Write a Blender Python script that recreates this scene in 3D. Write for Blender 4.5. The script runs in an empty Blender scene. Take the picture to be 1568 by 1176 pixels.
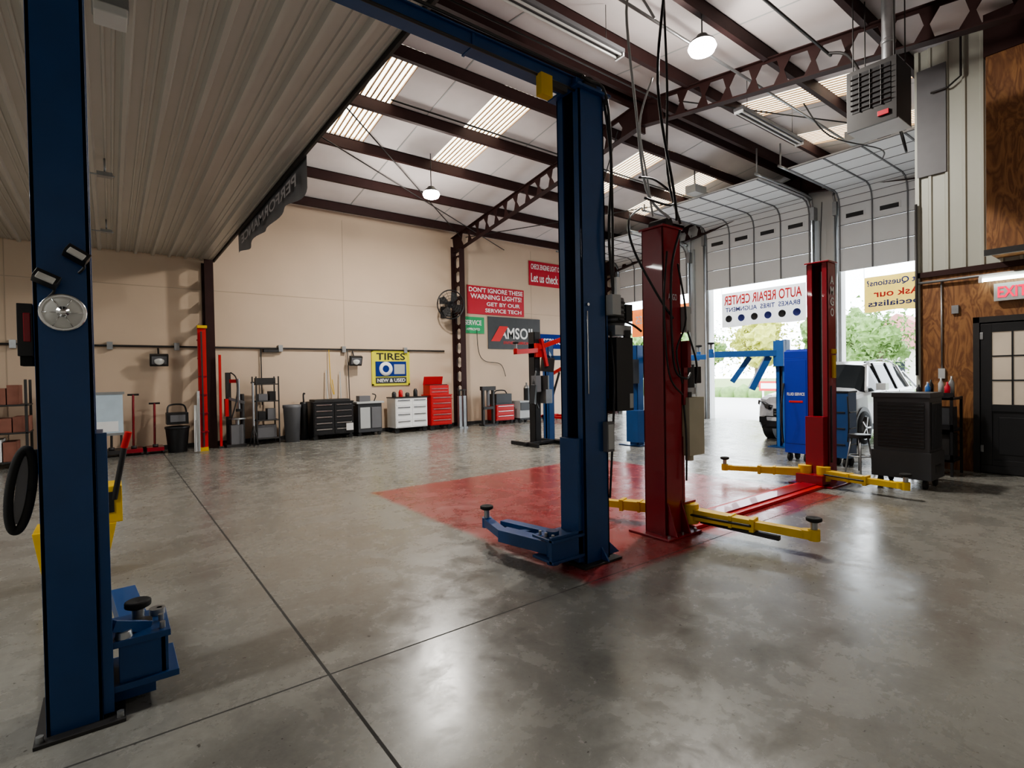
import bpy, bmesh, math, random
from mathutils import Vector, Matrix, noise
random.seed(3)
scene = bpy.context.scene
V = Vector

# ------------------------------------------------------------------ materials
def _nt(name):
    m = bpy.data.materials.new(name); m.use_nodes = True
    nt = m.node_tree; nt.nodes.clear()
    out = nt.nodes.new('ShaderNodeOutputMaterial')
    return m, nt, out

def mat(name, col, rough=0.5, metal=0.0, var=0.12, scale=6.0, emis=0.0, bump=0.0, coat=0.0, spec=0.5):
    m, nt, out = _nt(name)
    p = nt.nodes.new('ShaderNodeBsdfPrincipled')
    nz = nt.nodes.new('ShaderNodeTexNoise'); nz.inputs['Scale'].default_value = scale; nz.inputs['Detail'].default_value = 5
    geo = nt.nodes.new('ShaderNodeNewGeometry'); nt.links.new(geo.outputs['Position'], nz.inputs['Vector'])
    mx = nt.nodes.new('ShaderNodeMixRGB')
    mx.inputs[1].default_value = (*[c * (1 - var) for c in col], 1)
    mx.inputs[2].default_value = (*[min(1, c * (1 + var)) for c in col], 1)
    nt.links.new(nz.outputs['Fac'], mx.inputs[0])
    nt.links.new(mx.outputs[0], p.inputs['Base Color'])
    p.inputs['Roughness'].default_value = rough; p.inputs['Metallic'].default_value = metal
    p.inputs['Coat Weight'].default_value = coat
    p.inputs['Specular IOR Level'].default_value = spec
    if emis > 0:
        p.inputs['Emission Color'].default_value = (*col, 1); p.inputs['Emission Strength'].default_value = emis
    if bump > 0:
        bp = nt.nodes.new('ShaderNodeBump'); bp.inputs['Strength'].default_value = bump
        nt.links.new(nz.outputs['Fac'], bp.inputs['Height']); nt.links.new(bp.outputs[0], p.inputs['Normal'])
    nt.links.new(p.outputs[0], out.inputs[0])
    return m

def emat(name, col, s):
    m, nt, out = _nt(name)
    e = nt.nodes.new('ShaderNodeEmission'); e.inputs[0].default_value = (*col, 1); e.inputs[1].default_value = s
    nt.links.new(e.outputs[0], out.inputs[0]); return m

def transl(name, col, fac=0.6, scale=5):
    m, nt, out = _nt(name)
    t = nt.nodes.new('ShaderNodeBsdfTranslucent'); d = nt.nodes.new('ShaderNodeBsdfDiffuse'); mx = nt.nodes.new('ShaderNodeMixShader')
    nz = nt.nodes.new('ShaderNodeTexNoise'); nz.inputs['Scale'].default_value = scale
    geo = nt.nodes.new('ShaderNodeNewGeometry'); nt.links.new(geo.outputs['Position'], nz.inputs['Vector'])
    c = nt.nodes.new('ShaderNodeMixRGB'); c.inputs[1].default_value = (*[x * .8 for x in col], 1); c.inputs[2].default_value = (*col, 1)
    nt.links.new(nz.outputs['Fac'], c.inputs[0])
    nt.links.new(c.outputs[0], t.inputs[0]); nt.links.new(c.outputs[0], d.inputs[0])
    mx.inputs[0].default_value = fac
    nt.links.new(d.outputs[0], mx.inputs[1]); nt.links.new(t.outputs[0], mx.inputs[2]); nt.links.new(mx.outputs[0], out.inputs[0])
    return m

def floor_material():
    m, nt, out = _nt('concrete_floor')
    N = nt.nodes.new; L = nt.links.new
    p = N('ShaderNodeBsdfPrincipled'); geo = N('ShaderNodeNewGeometry'); sep = N('ShaderNodeSeparateXYZ')
    L(geo.outputs['Position'], sep.inputs[0])
    def mth(op, a, b=None, clamp=False):
        n = N('ShaderNodeMath'); n.operation = op; n.use_clamp = clamp
        for i, v in enumerate((a, b)):
            if v is None: continue
            if isinstance(v, (int, float)): n.inputs[i].default_value = v
            else: L(v, n.inputs[i])
        return n.outputs[0]
    def nz(scale, detail=6, rough=.6, dist=0):
        n = N('ShaderNodeTexNoise'); n.inputs['Scale'].default_value = scale; n.inputs['Detail'].default_value = detail
        n.inputs['Roughness'].default_value = rough; n.inputs['Distortion'].default_value = dist
        L(geo.outputs['Position'], n.inputs['Vector']); return n.outputs['Fac']
    def ramp(f, a, b):
        n = N('ShaderNodeMapRange'); n.inputs[1].default_value = a; n.inputs[2].default_value = b; L(f, n.inputs[0]); return n.outputs[0]
    def mix(f, c1, c2, mode='MIX'):
        n = N('ShaderNodeMixRGB'); n.blend_type = mode
        for i, v in ((0, f), (1, c1), (2, c2)):
            if isinstance(v, (int, float)): n.inputs[i].default_value = v
            elif isinstance(v, tuple): n.inputs[i].default_value = v
            else: L(v, n.inputs[i])
        return n.outputs[0]
    big = ramp(nz(.55, 5, .6, .6), .35, .68)
    mid = ramp(nz(3.2, 8, .7, .3), .35, .7)
    fine = ramp(nz(26, 6, .7), .35, .7)
    col = mix(big, (.155, .152, .138, 1), (.23, .226, .205, 1))
    col = mix(mth('MULTIPLY', mid, .5), col, (.31, .305, .28, 1))
    stain = ramp(nz(1.4, 7, .65, 1.2), .56, .74)
    col = mix(mth('MULTIPLY', stain, .42), col, (.085, .08, .072, 1))
    col = mix(mth('MULTIPLY', fine, .3), col, (.10, .096, .088, 1))
    spots = ramp(nz(34, 2, .5), .70, .73)
    col = mix(mth('MULTIPLY', spots, .7), col, (.03, .027, .024, 1))
    pale = ramp(nz(7.5, 9, .8, .8), .59, .68)
    col = mix(mth('MULTIPLY', pale, .4), col, (.45, .45, .42, 1))
    x, y = sep.outputs[0], sep.outputs[1]
    wob = mth('MULTIPLY', mth('SUBTRACT', nz(2.5, 4), .5), .12)
    xr = mth('ADD', x, wob); yr = mth('ADD', y, wob)
    dx = mth('SUBTRACT', 2.15, mth('ABSOLUTE', mth('SUBTRACT', xr, 4.8)))
    dy = mth('SUBTRACT', 2.05, mth('ABSOLUTE', mth('SUBTRACT', yr, 4.65)))
    dd = mth('MINIMUM', dx, dy)
    mask = mth('MULTIPLY', dd, 12, True)
    wear = ramp(nz(5, 8, .75), .25, .55)
    mask = mth('MULTIPLY', mask, mth('ADD', mth('MULTIPLY', wear, .24), .7))
    redc = mix(mid, (.21, .018, .02, 1), (.32, .045, .045, 1))
    col = mix(mask, col, redc)
    j = None
    for c, w in ((x, .85), (x, 8.6), (x, -4.0)):
        k = mth('LESS_THAN', mth('ABSOLUTE', mth('SUBTRACT', c, w)), .008)
        j = k if j is None else mth('MAXIMUM', j, k)
    for w in (2.7, 8.8):
        k = mth('LESS_THAN', mth('ABSOLUTE', mth('SUBTRACT', y, w)), .006)
        j = mth('MAXIMUM', j, k)
    col = mix(mth('MULTIPLY', j, .9), col, (.012, .011, .01, 1))
    L(col, p.inputs['Base Color'])
    r = mth('ADD', mth('MULTIPLY', mid, .18), .15); r = mth('ADD', r, mth('MULTIPLY', big, .08)); r = mth('ADD', r, mth('MULTIPLY', j, .5), True)
    L(r, p.inputs['Roughness'])
    p.inputs['Specular IOR Level'].default_value = .6
    b = N('ShaderNodeBump'); b.inputs['Strength'].default_value = .08; L(nz(7, 6, .6), b.inputs['Height']); L(b.outputs[0], p.inputs['Normal'])
    L(p.outputs[0], out.inputs[0]); return m

def osb_material():
    m, nt, out = _nt('osb_wood'); N = nt.nodes.new; L = nt.links.new
    p = N('ShaderNodeBsdfPrincipled'); geo = N('ShaderNodeNewGeometry')
    mp = N('ShaderNodeMapping'); mp.inputs['Scale'].default_value = (2.2, 2.2, .7); L(geo.outputs['Position'], mp.inputs[0])
    n = N('ShaderNodeTexNoise'); n.inputs['Scale'].default_value = 2.0; n.inputs['Detail'].default_value = 5; n.inputs['Distortion'].default_value = 1.5
    L(mp.outputs[0], n.inputs['Vector'])
    w = N('ShaderNodeMath'); w.operation = 'PINGPONG'; w.inputs[1].default_value = .5
    ml = N('ShaderNodeMath'); ml.operation = 'MULTIPLY'; ml.inputs[1].default_value = 6; L(n.outputs['Fac'], ml.inputs[0]); L(ml.outputs[0], w.inputs[0])
    r = N('ShaderNodeValToRGB'); r.color_ramp.elements[0].color = (.15, .062, .026, 1); r.color_ramp.elements[1].color = (.30, .145, .058, 1)
    r.color_ramp.elements[0].position = 0; r.color_ramp.elements[1].position = .5
    L(w.outputs[0], r.inputs[0]); L(r.outputs[0], p.inputs['Base Color']); p.inputs['Roughness'].default_value = .5
    L(p.outputs[0], out.inputs[0]); return m

M = {}
M['floor'] = floor_material(); M['osb'] = osb_material()
M['beige'] = mat('beige_wall_paint', (.61, .475, .36), .8, var=.07, scale=1.2)
M['beiged'] = mat('beige_wall_seam', (.48, .38, .29), .8, var=.06, scale=1.2)
M['wallw'] = mat('white_wall_liner', (.55, .54, .52), .7, var=.08, scale=2)
M['wallg'] = mat('grey_side_wall', (.25, .24, .22), .7, var=.08, scale=2)
M['roof'] = mat('roof_insulation', (.68, .62, .61), .75, var=.16, scale=1.6, bump=.25)
M['steel'] = mat('brown_primer_steel', (.038, .016, .015), .6, var=.25, spec=.25)
M['dark'] = mat('dark_steel', (.03, .028, .028), .5, var=.3)
M['black'] = mat('black_plastic', (.018, .018, .02), .4, var=.3)
M['rubber'] = mat('black_rubber', (.015, .015, .015), .8, var=.3)
M['corr'] = mat('corrugated_metal', (.56, .54, .50), .38, var=.06, scale=2, metal=.3)
M['corrw'] = mat('office_siding_metal', (.42, .43, .38), .45, var=.07, scale=2, metal=.1)
M['blue'] = mat('blue_lift_paint', (.008, .058, .19), .38, var=.2, scale=5, coat=.15)
M['bluel'] = mat('light_blue_paint', (.03, .13, .40), .4, var=.15)
M['cabblue'] = mat('blue_cabinet_paint', (.012, .035, .36), .35, var=.08)
M['red'] = mat('red_lift_paint', (.26, .006, .016), .32, var=.15, scale=5, coat=.3)
M['redb'] = mat('bright_red_paint', (.5, .014, .014), .4, var=.1)
M['yellow'] = mat('yellow_arm_paint', (.66, .43, .015), .45, var=.2)
M['white'] = mat('white_paint', (.8, .8, .8), .4, var=.04)
M['grey'] = mat('grey_plastic', (.14, .14, .15), .5, var=.1)
M['cooler'] = mat('cooler_grey_plastic', (.05, .052, .058), .5, var=.1)
M['lgrey'] = mat('light_grey_paint', (.42, .43, .43), .5, var=.1)
M['chrome'] = mat('chrome', (.7, .7, .7), .18, metal=1, var=.05)
M['galv'] = mat('galvanised_steel', (.36, .37, .38), .38, metal=.8, var=.15, scale=12)
M['garage'] = mat('garage_door_steel', (.68, .69, .70), .5, var=.05, scale=2)
M['gline'] = mat('garage_door_seam', (.16, .16, .17), .6)
M['sky'] = transl('fibreglass_skylight', (.98, .88, .70), .9)
M['rib'] = mat('skylight_rib', (.42, .24, .11), .7, var=.2)
M['tank'] = transl('translucent_tank', (.62, .6, .5), .3)
M['ban_w'] = transl('white_banner_vinyl', (.85, .83, .81), .22)
M['ban_o'] = transl('orange_banner_vinyl', (.85, .22, .06), .25)
M['ban_y'] = transl('yellow_banner_vinyl', (.9, .66, .16), .2)
M['ban_b'] = transl('blue_banner_vinyl', (.04, .08, .4), .4)
M['ban_r'] = mat('red_banner_vinyl', (.5, .02, .04), .5, var=.05)
M['ban_k'] = mat('charcoal_banner_vinyl', (.045, .05, .055), .5, var=.2)
M['ban_s'] = mat('silver_banner_vinyl', (.26, .26, .28), .5, var=.4, scale=2)
M['ban_g'] = mat('green_sign', (.03, .35, .13), .5, var=.05)
M['sig_y'] = mat('yellow_sign', (.7, .66, .04), .5, var=.05)
M['txtw'] = mat('white_lettering', (.85, .85, .85), .5, var=.02)
M['txtg'] = mat('grey_lettering', (.6, .58, .62), .5, var=.02)
M['txtr'] = mat('red_lettering', (.65, .02, .02), .5, var=.02)
M['txtb'] = mat('navy_lettering', (.02, .03, .2), .5, var=.02)
M['txtk'] = mat('black_lettering', (.02, .02, .02), .5, var=.02)
M['brick'] = mat('brick_cardboard', (.26, .11, .08), .8, var=.3)
M['hb'] = emat('highbay_led', (1, .97, .9), 80)
M['tube'] = emat('fluorescent_tube', (.85, 1, .9), 14)
M['exitr'] = emat('exit_letters', (1, .01, .08), 2.0)
M['lens'] = mat('lamp_lens', (.6, .6, .58), .2, var=.05)
M['glass'] = mat('dark_car_glass', (.03, .035, .04), .08, var=.1, spec=.25)
M['carw'] = mat('white_car_paint', (.62, .63, .64), .25, var=.02, coat=.4)
M['pane'] = mat('door_glass_glow', (.55, .47, .38), .25, var=.2, scale=3, emis=.15)  # pale colour and faint emission imitate a lit interior and reflection in the glass
M['leaf'] = mat('tree_leaves', (.13, .22, .06), .7, var=.6, scale=4, bump=.6)
M['leaf2'] = mat('autumn_leaves', (.36, .37, .07), .7, var=.5, scale=4, bump=.6)
M['bark'] = mat('bark', (.12, .09, .06), .8)
M['asph'] = mat('parking_lot_concrete', (.5, .49, .47), .8, var=.1, scale=1)
M['grass'] = mat('grass', (.16, .23, .06), .9, var=.3, scale=3)
M['pink'] = mat('house_roof_shingle', (.48, .2, .19), .8)
M['cream'] = mat('house_siding', (.7, .68, .62), .7)
M['bluew'] = mat('pale_blue_board', (.5, .6, .68), .4)

# ------------------------------------------------------------------ mesh builder
class B:
    def __init__(s, name):
        s.name = name; s.v = []; s.f = []; s.mi = []; s.sm = []; s.mats = []; s.T = None
    def add(s, vs, fs, m, smooth=False):
        if m not in s.mats: s.mats.append(m)
        k = s.mats.index(m); o = len(s.v)
        for p in vs:
            p = V(p)
            if s.T is not None: p = s.T @ p
            s.v.append(p)
        for f in fs:
            s.f.append([i + o for i in f]); s.mi.append(k); s.sm.append(smooth)
    def box(s, x0, x1, y0, y1, z0, z1, m, R=None):
        if x0 > x1: x0, x1 = x1, x0
        if y0 > y1: y0, y1 = y1, y0
        vs = [V((x, y, z)) for z in (z0, z1) for y in (y0, y1) for x in (x0, x1)]
        if R is not None:
            c = V(((x0 + x1) / 2, (y0 + y1) / 2, (z0 + z1) / 2)); vs = [c + R @ (p - c) for p in vs]
        s.add(vs, [(0, 2, 3, 1), (4, 5, 7, 6), (0, 1, 5, 4), (2, 6, 7, 3), (0, 4, 6, 2), (1, 3, 7, 5)], m)
    def beam(s, p, q, w, h, m, w2=None, h2=None, up=(0, 0, 1)):
        p = V(p); q = V(q); d = (q - p).normalized(); u = V(up).normalized()
        if abs(d.dot(u)) > .98: u = V((0, 1, 0))
        sd = d.cross(u).normalized(); u = sd.cross(d)
        w2 = w2 or w; h2 = h2 or h
        vs = []
        for c, ww, hh in ((p, w, h), (q, w2, h2)):
            for a, b in ((-1, -1), (1, -1), (1, 1), (-1, 1)): vs.append(c + sd * a * ww / 2 + u * b * hh / 2)
        s.add(vs, [(0, 3, 2, 1), (4, 5, 6, 7), (0, 1, 5, 4), (1, 2, 6, 5), (2, 3, 7, 6), (3, 0, 4, 7)], m)
    def cyl(s, p, q, r, m, r2=None, n=18, caps=True):
        p = V(p); q = V(q); d = (q - p).normalized(); u = V((0, 0, 1)) if abs(d.z) < .95 else V((1, 0, 0))
        a = d.cross(u).normalized(); b = d.cross(a); r2 = r if r2 is None else r2
        ring = lambda c, rr: [c + (a * math.cos(t) + b * math.sin(t)) * rr for t in [2 * math.pi * i / n for i in range(n)]]
        A = ring(p, r); C = ring(q, r2)
        s.add(A + C, [(i, (i + 1) % n, n + (i + 1) % n, n + i) for i in range(n)], m, True)
        if caps:
            if r > 0: s.add(A, [tuple(reversed(range(n)))], m)
            if r2 > 0: s.add(C, [tuple(range(n))], m)
    def lathe(s, c, prof, m, axis=(0, 0, 1), n=28):
        c = V(c); d = V(axis).normalized(); u = V((0, 0, 1)) if abs(d.z) < .95 else V((1, 0, 0))
        a = d.cross(u).normalized(); b = d.cross(a); vs = []
        for r, z in prof:
            for i in range(n):
                t = 2 * math.pi * i / n; vs.append(c + d * z + (a * math.cos(t) + b * math.sin(t)) * r)
        fs = [(k * n + i, k * n + (i + 1) % n, (k + 1) * n + (i + 1) % n, (k + 1) * n + i) for k in range(len(prof) - 1) for i in range(n)]
        s.add(vs, fs, m, True)
    def tube(s, pts, r, m, n=7, smooth=True, res=6):
        pts = [V(p) for p in pts]
        if smooth and len(pts) > 2:
            P = [pts[0]] + pts + [pts[-1]]; o = []
            for i in range(1, len(P) - 2):
                for k in range(res):
                    t = k / res; a, b, c, d = P[i - 1], P[i], P[i + 1], P[i + 2]
                    o.append(.5 * ((2 * b) + (c - a) * t + (2 * a - 5 * b + 4 * c - d) * t * t + (3 * b - a - 3 * c + d) * t ** 3))
            o.append(pts[-1]); pts = o
        vs = []; prev = None
        for i, p in enumerate(pts):
            d = (pts[min(i + 1, len(pts) - 1)] - pts[max(i - 1, 0)]).normalized()
            if prev is None:
                u = V((0, 0, 1)) if abs(d.z) < .9 else V((1, 0, 0)); a = d.cross(u).normalized()
            else:
                a = (prev - d * prev.dot(d)).normalized()
            prev = a; b = d.cross(a)
            vs += [p + (a * math.cos(2 * math.pi * k / n) + b * math.sin(2 * math.pi * k / n)) * r for k in range(n)]
        fs = [(i * n + k, i * n + (k + 1) % n, (i + 1) * n + (k + 1) % n, (i + 1) * n + k) for i in range(len(pts) - 1) for k in range(n)]
        fs += [tuple(reversed(range(n))), tuple((len(pts) - 1) * n + k for k in range(n))]
        s.add(vs, fs, m, True)
    def prism(s, poly, o, xd, yd, nd, t, m):
        o = V(o); xd = V(xd); yd = V(yd); nd = V(nd); n = len(poly)
        A = [o + xd * a + yd * b for a, b in poly]; C = [p + nd * t for p in A]
        fs = [tuple(reversed(range(n))), tuple(range(n, 2 * n))] + [(i, (i + 1) % n, n + (i + 1) % n, n + i) for i in range(n)]
        s.add(A + C, fs, m)
    def text(s, body, c, xd, nrm, w, h, m):
        cu = bpy.data.curves.new('t', 'FONT'); cu.body = body; cu.align_x = 'CENTER'; cu.offset = .018; cu.resolution_u = 3
        ob = bpy.data.objects.new('t', cu); scene.collection.objects.link(ob)
        dg = bpy.context.evaluated_depsgraph_get(); dg.update()
        me = ob.evaluated_get(dg).to_mesh()
        vs = [v.co.copy() for v in me.vertices]; fs = [tuple(p.vertices) for p in me.polygons]
        bpy.data.objects.remove(ob); bpy.data.curves.remove(cu)
        if not vs: return
        x0 = min(v.x for v in vs); x1 = max(v.x for v in vs); y0 = min(v.y for v in vs); y1 = max(v.y for v in vs)
        sx = w / (x1 - x0); sy = h / (y1 - y0); c = V(c); xd = V(xd).normalized(); up = V((0, 0, 1)); nr = V(nrm).normalized()
        s.add([c + xd * ((v.x - (x0 + x1) / 2) * sx) + up * ((v.y - (y0 + y1) / 2) * sy) + nr * .006 for v in vs], fs, m)
    def done(s, bevel=0, parent=None):
        c0 = V((min(p.x for p in s.v), min(p.y for p in s.v), min(p.z for p in s.v)))
        c1 = V((max(p.x for p in s.v), max(p.y for p in s.v), max(p.z for p in s.v)))
        o = V(((c0.x + c1.x) / 2, (c0.y + c1.y) / 2, c0.z))
        me = bpy.data.meshes.new(s.name); me.from_pydata([p - o for p in s.v], [], s.f)
        for m in s.mats: me.materials.append(m)
        me.polygons.foreach_set('material_index', s.mi); me.polygons.foreach_set('use_smooth', s.sm); me.update()
        ob = bpy.data.objects.new(s.name, me); ob.location = o; scene.collection.objects.link(ob)
        if bevel:
            md = ob.modifiers.new('bevel', 'BEVEL'); md.width = bevel; md.segments = 2; md.limit_method = 'ANGLE'; md.angle_limit = .7
        if parent: ob.parent = parent
        return ob

# ------------------------------------------------------------------ room shell
YN, YS, XE, XW, RIDGE = 14.1, -.6, 15.6, -6.0, 6.8
EAVE = 5.98; SL = .15
def zr(y): return EAVE + SL * (YN - y) if y > RIDGE else EAVE + SL * (YN - RIDGE) - SL * (RIDGE - y)

b = B('floor'); b.box(XW, XE + .3, YS, YN, -.2, 0, M['floor']); b.done()
b = B('wall_north'); b.box(XW, XE + .2, YN, YN + .2, 0, EAVE, M['beige'])
for x in (-1.6, 5.05, 11.6): b.box(x - .008, x + .008, YN - .004, YN, 0, EAVE - .2, M['beiged'])
b.box(XW, XE, YN - .005, YN, 3.62, 3.635, M['beiged']); b.done()
b = B('wall_south'); b.box(XW, XE + .2, YS - .2, YS, 0, EAVE, M['wallw']); b.done()
b = B('wall_west'); b.box(XW - .2, XW, YS - .2, YN + .2, 0, EAVE, M['wallw'])
b.prism([(YS - .2, EAVE), (YN + .2, EAVE), (RIDGE, zr(RIDGE))], (XW - .2, 0, 0), (0, 1, 0), (0, 0, 1), (1, 0, 0), .2, M['wallw']); b.done()
doors = [(10.5, 13.5, 5.75), (6.6, 9.8, 6.2), (2.85, 5.9, 6.2)]
b = B('wall_east')
for a, c in ((13.5, YN + .2), (9.8, 10.5), (5.9, 6.6), (YS - .2, 2.85)):
    b.box(XE, XE + .2, a, c, 0, 5.6, M['wallw'])
b.box(XE, XE + .2, YS - .2, YN + .2, 5.6, EAVE, M['wallw'])
b.prism([(YS - .2, EAVE), (YN + .2, EAVE), (RIDGE, zr(RIDGE) + .02)], (XE, 0, 0), (0, 1, 0), (0, 0, 1), (1, 0, 0), .2, M['wallw']); b.done()

# roof sheets with skylight openings
sky_x = [3.9, 6.4, 10.7, 13.1]; HW = .45
bands = [(YN + .2, 10.75, False), (10.75, 7.9, True), (7.9, RIDGE, False), (RIDGE, 5.7, False), (5.7, 2.85, True), (2.85, YS - .2, False)]
b = B('ceiling')
def sheet(b, x0, x1, ya, yb, m, t=.06, dz=0):
    za, zb = zr(ya) + dz, zr(yb) + dz
    vs = [(x0, ya, za), (x1, ya, za), (x1, yb, zb), (x0, yb, zb), (x0, ya, za + t), (x1, ya, za + t), (x1, yb, zb + t), (x0, yb, zb + t)]
    b.add(vs, [(0, 1, 2, 3), (7, 6, 5, 4), (0, 4, 5, 1), (1, 5, 6, 2), (2, 6, 7, 3), (3, 7, 4, 0)], m)
for ya, yb, hs in bands:
    if not hs: sheet(b, XW - .2, XE + .2, ya, yb, M['roof'])
    else:
        xs = [XW - .2]
        for x in (sky_x if ya > 7 else sky_x[2:]): xs += [x - HW, x + HW]
        xs.append(XE + .2)
        for i in range(0, len(xs), 2): sheet(b, xs[i], xs[i + 1], ya, yb, M['roof'])
x = 2.6
while x < 15.4:
    if min(abs(x - q) for q in sky_x) > .6:
        sheet(b, x - .012, x + .012, YN, RIDGE, M['lgrey'], .004, -.006); sheet(b, x - .012, x + .012, RIDGE, YS, M['lgrey'], .004, -.006)
    x += 1.25
b.done()
wins = [(x, (10.75, 7.9)) for x in sky_x] + [(x, (5.7, 2.85)) for x in sky_x[2:]]
for k, (x, (ya, yb)) in enumerate(wins):
    b = B('window_%d' % (k + 1)); n = 9; vs = []; fs = []
    prof = []
    for i in range(n):
        t0 = x - HW + 2 * HW * i / n; w = 2 * HW / n
        prof += [(t0, 0), (t0 + w * .55, 0), (t0 + w * .65, .035), (t0 + w * .9, .035)]
    prof.append((x + HW, 0))
    for (px, pz) in prof: vs += [(px, ya, zr(ya) + pz + .02), (px, yb, zr(yb) + pz + .02)]
    for i in range(len(prof) - 1): fs.append((2 * i, 2 * i + 1, 2 * i + 3, 2 * i + 2))
    b.add(vs, fs, M['sky'])
    for i in range(n + 1):
        t0 = x - HW + 2 * HW * i / n
        sheet(b, t0 - .013, t0 + .013, ya, yb, M['rib'], .012, .003)
    b.done()

# purlins (C sections) running along X
b = B('roof_purlins')
for y in (13.55, 12.15, 10.75, 9.35, 7.9, 6.95, 6.65, 5.7, 4.25, 2.85, 1.4, .1):
    z = zr(y) - .01
    b.box(XW, XE, y - .012, y + .012, z - .2, z, M['steel']); b.box(XW, XE, y - .012, y + .07, z - .212, z - .2, M['steel']); b.box(XW, XE, y - .012, y + .07, z - .012, z, M['steel'])
b.done()

# castellated portal frames
def cell(b, o, xd, yd, nd, L, H, a, bb, h, m):
    t = .014
    b.prism([(0, 0), (a, 0), (bb, h), (L - bb, h), (L - a, 0), (L, 0), (L, H), (0, H)], o, xd, yd, nd, t, m)
    b.prism([(0, 0), (0, -H), (L, -H), (L, 0), (L - a, 0), (L - bb, -h), (bb, -h), (a, 0)], o, xd, yd, nd, t, m)
def frame(X):
    b = B('steel_portal_frame'); m = M['steel']; nd = (1, 0, 0); H = .23
    for sgn, yw in ((1, YN), (-1, YS)):
        yc = yw - sgn * .27
        n = 12; L = 5.2 / n
        for i in range(n): cell(b, (X - .007, yc, i * L), (0, 0, 1), (0, 1, 0), nd, L, H, .045, .12, .165, m)
        b.box(X - .09, X + .09, yc - H - .012, yc - H, 0, 5.4, m); b.box(X - .09, X + .09, yc + H, yc + H + .012, 0, 5.5, m)
        b.box(X - .12, X + .12, yc - .26, yc + .26, 0, .02, m)
        p = V((X, yc + H * sgn, zr(yw) - .44)); q = V((X, RIDGE, zr(RIDGE) - .44)); d = (q - p); Ln = d.length; d.normalize(); up = V((1, 0, 0)).cross(d)
        if up.z < 0: up = -up
        n = int(Ln / .44); L = Ln / n
        for i in range(n):
            o = p + d * (i * L) - V((.007, 0, 0))
            if i == 0 or i == n - 1:
                b.prism([(0, -H), (L, -H), (L, H), (0, H)], o, d, up, nd, .014, m)
            else: cell(b, o, d, up, nd, L, H, .03, .11, .18, m)
        b.beam(p + up * H, q + up * H, .15, .014, m, up=up); b.beam(p - up * H, q - up * H, .15, .014, m, up=up)
    b.box(X - .1, X + .1, RIDGE - .02, RIDGE + .02, zr(RIDGE) - .8, zr(RIDGE) - .21, m)
    b.done()
frame(8.5); frame(15.3)
b = B('steel_column'); yc = YN - .27
for i in range(9): cell(b, (1.8, yc, i * .47), (0, 0, 1), (0, 1, 0), (1, 0, 0), .47, .23, .05, .13, .15, M['steel'])
b.box(1.72, 1.9, yc - .245, yc - .23, 0, 4.24, M['steel']); b.box(1.72, 1.9, yc + .23, yc + .245, 0, 4.24, M['steel']); b.done()

# dropped corrugated ceiling
b = B('ceiling_corrugated'); prof = []; x = XW + .02; XR = 1.97
while x < XR:
    prof += [(x, 4.35), (x + .085, 4.35), (x + .093, 4.336), (x + .11, 4.336), (x + .118, 4.35), (x + .155, 4.35), (x + .163, 4.336), (x + .18, 4.336), (x + .188, 4.35), (x + .23, 4.35), (x + .25, 4.30), (x + .29, 4.30)]
    x += .31
prof = [q for q in prof if q[0] < XR]; prof.append((XR, 4.35)); vs = []; fs = []
for px, pz in prof: vs += [(px, YS, pz), (px, YN, pz)]
for i in range(len(prof) - 1): fs.append((2 * i, 2 * i + 1, 2 * i + 3, 2 * i + 2))
b.add(vs, fs, M['corr']); b.box(XW, XR, YS, YN, 4.36, 4.43, M['corr']); b.box(XR, XR + .03, YS, YN, 4.29, 4.46, M['dark']); b.done()  # flat slab over the ribbed sheet is an unseen addition that blocks light

b = B('wall_conduit'); b.tube([(XW, 14.05, 2.3), (8.1, 14.05, 2.3)], .022, M['dark'], smooth=False)
for x in (-1.5, 0, 1.2, 3.4, 5, 6.8): b.box(x - .05, x + .05, 14.0, 14.1, 2.22, 2.38, M['galv'])
b.tube([(2.95, 14.05, 2.3), (2.95, 14.05, .9)], .014, M['dark'], smooth=False); b.box(3.0, 3.35, 13.98, 14.1, 2.2, 2.27, M['dark'])
b.tube([(9.3, 14.05, 3.0), (9.35, 14.04, 2.3), (9.6, 14.04, 2.0), (10.2, 14.04, 1.9), (10.4, 14.04, 1.5)], .01, M['dark'])
b.done()
b = B('baseboard_north'); b.box(XW, XE, 14.06, YN, 0, .1, M['dark']); b.done()

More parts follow.
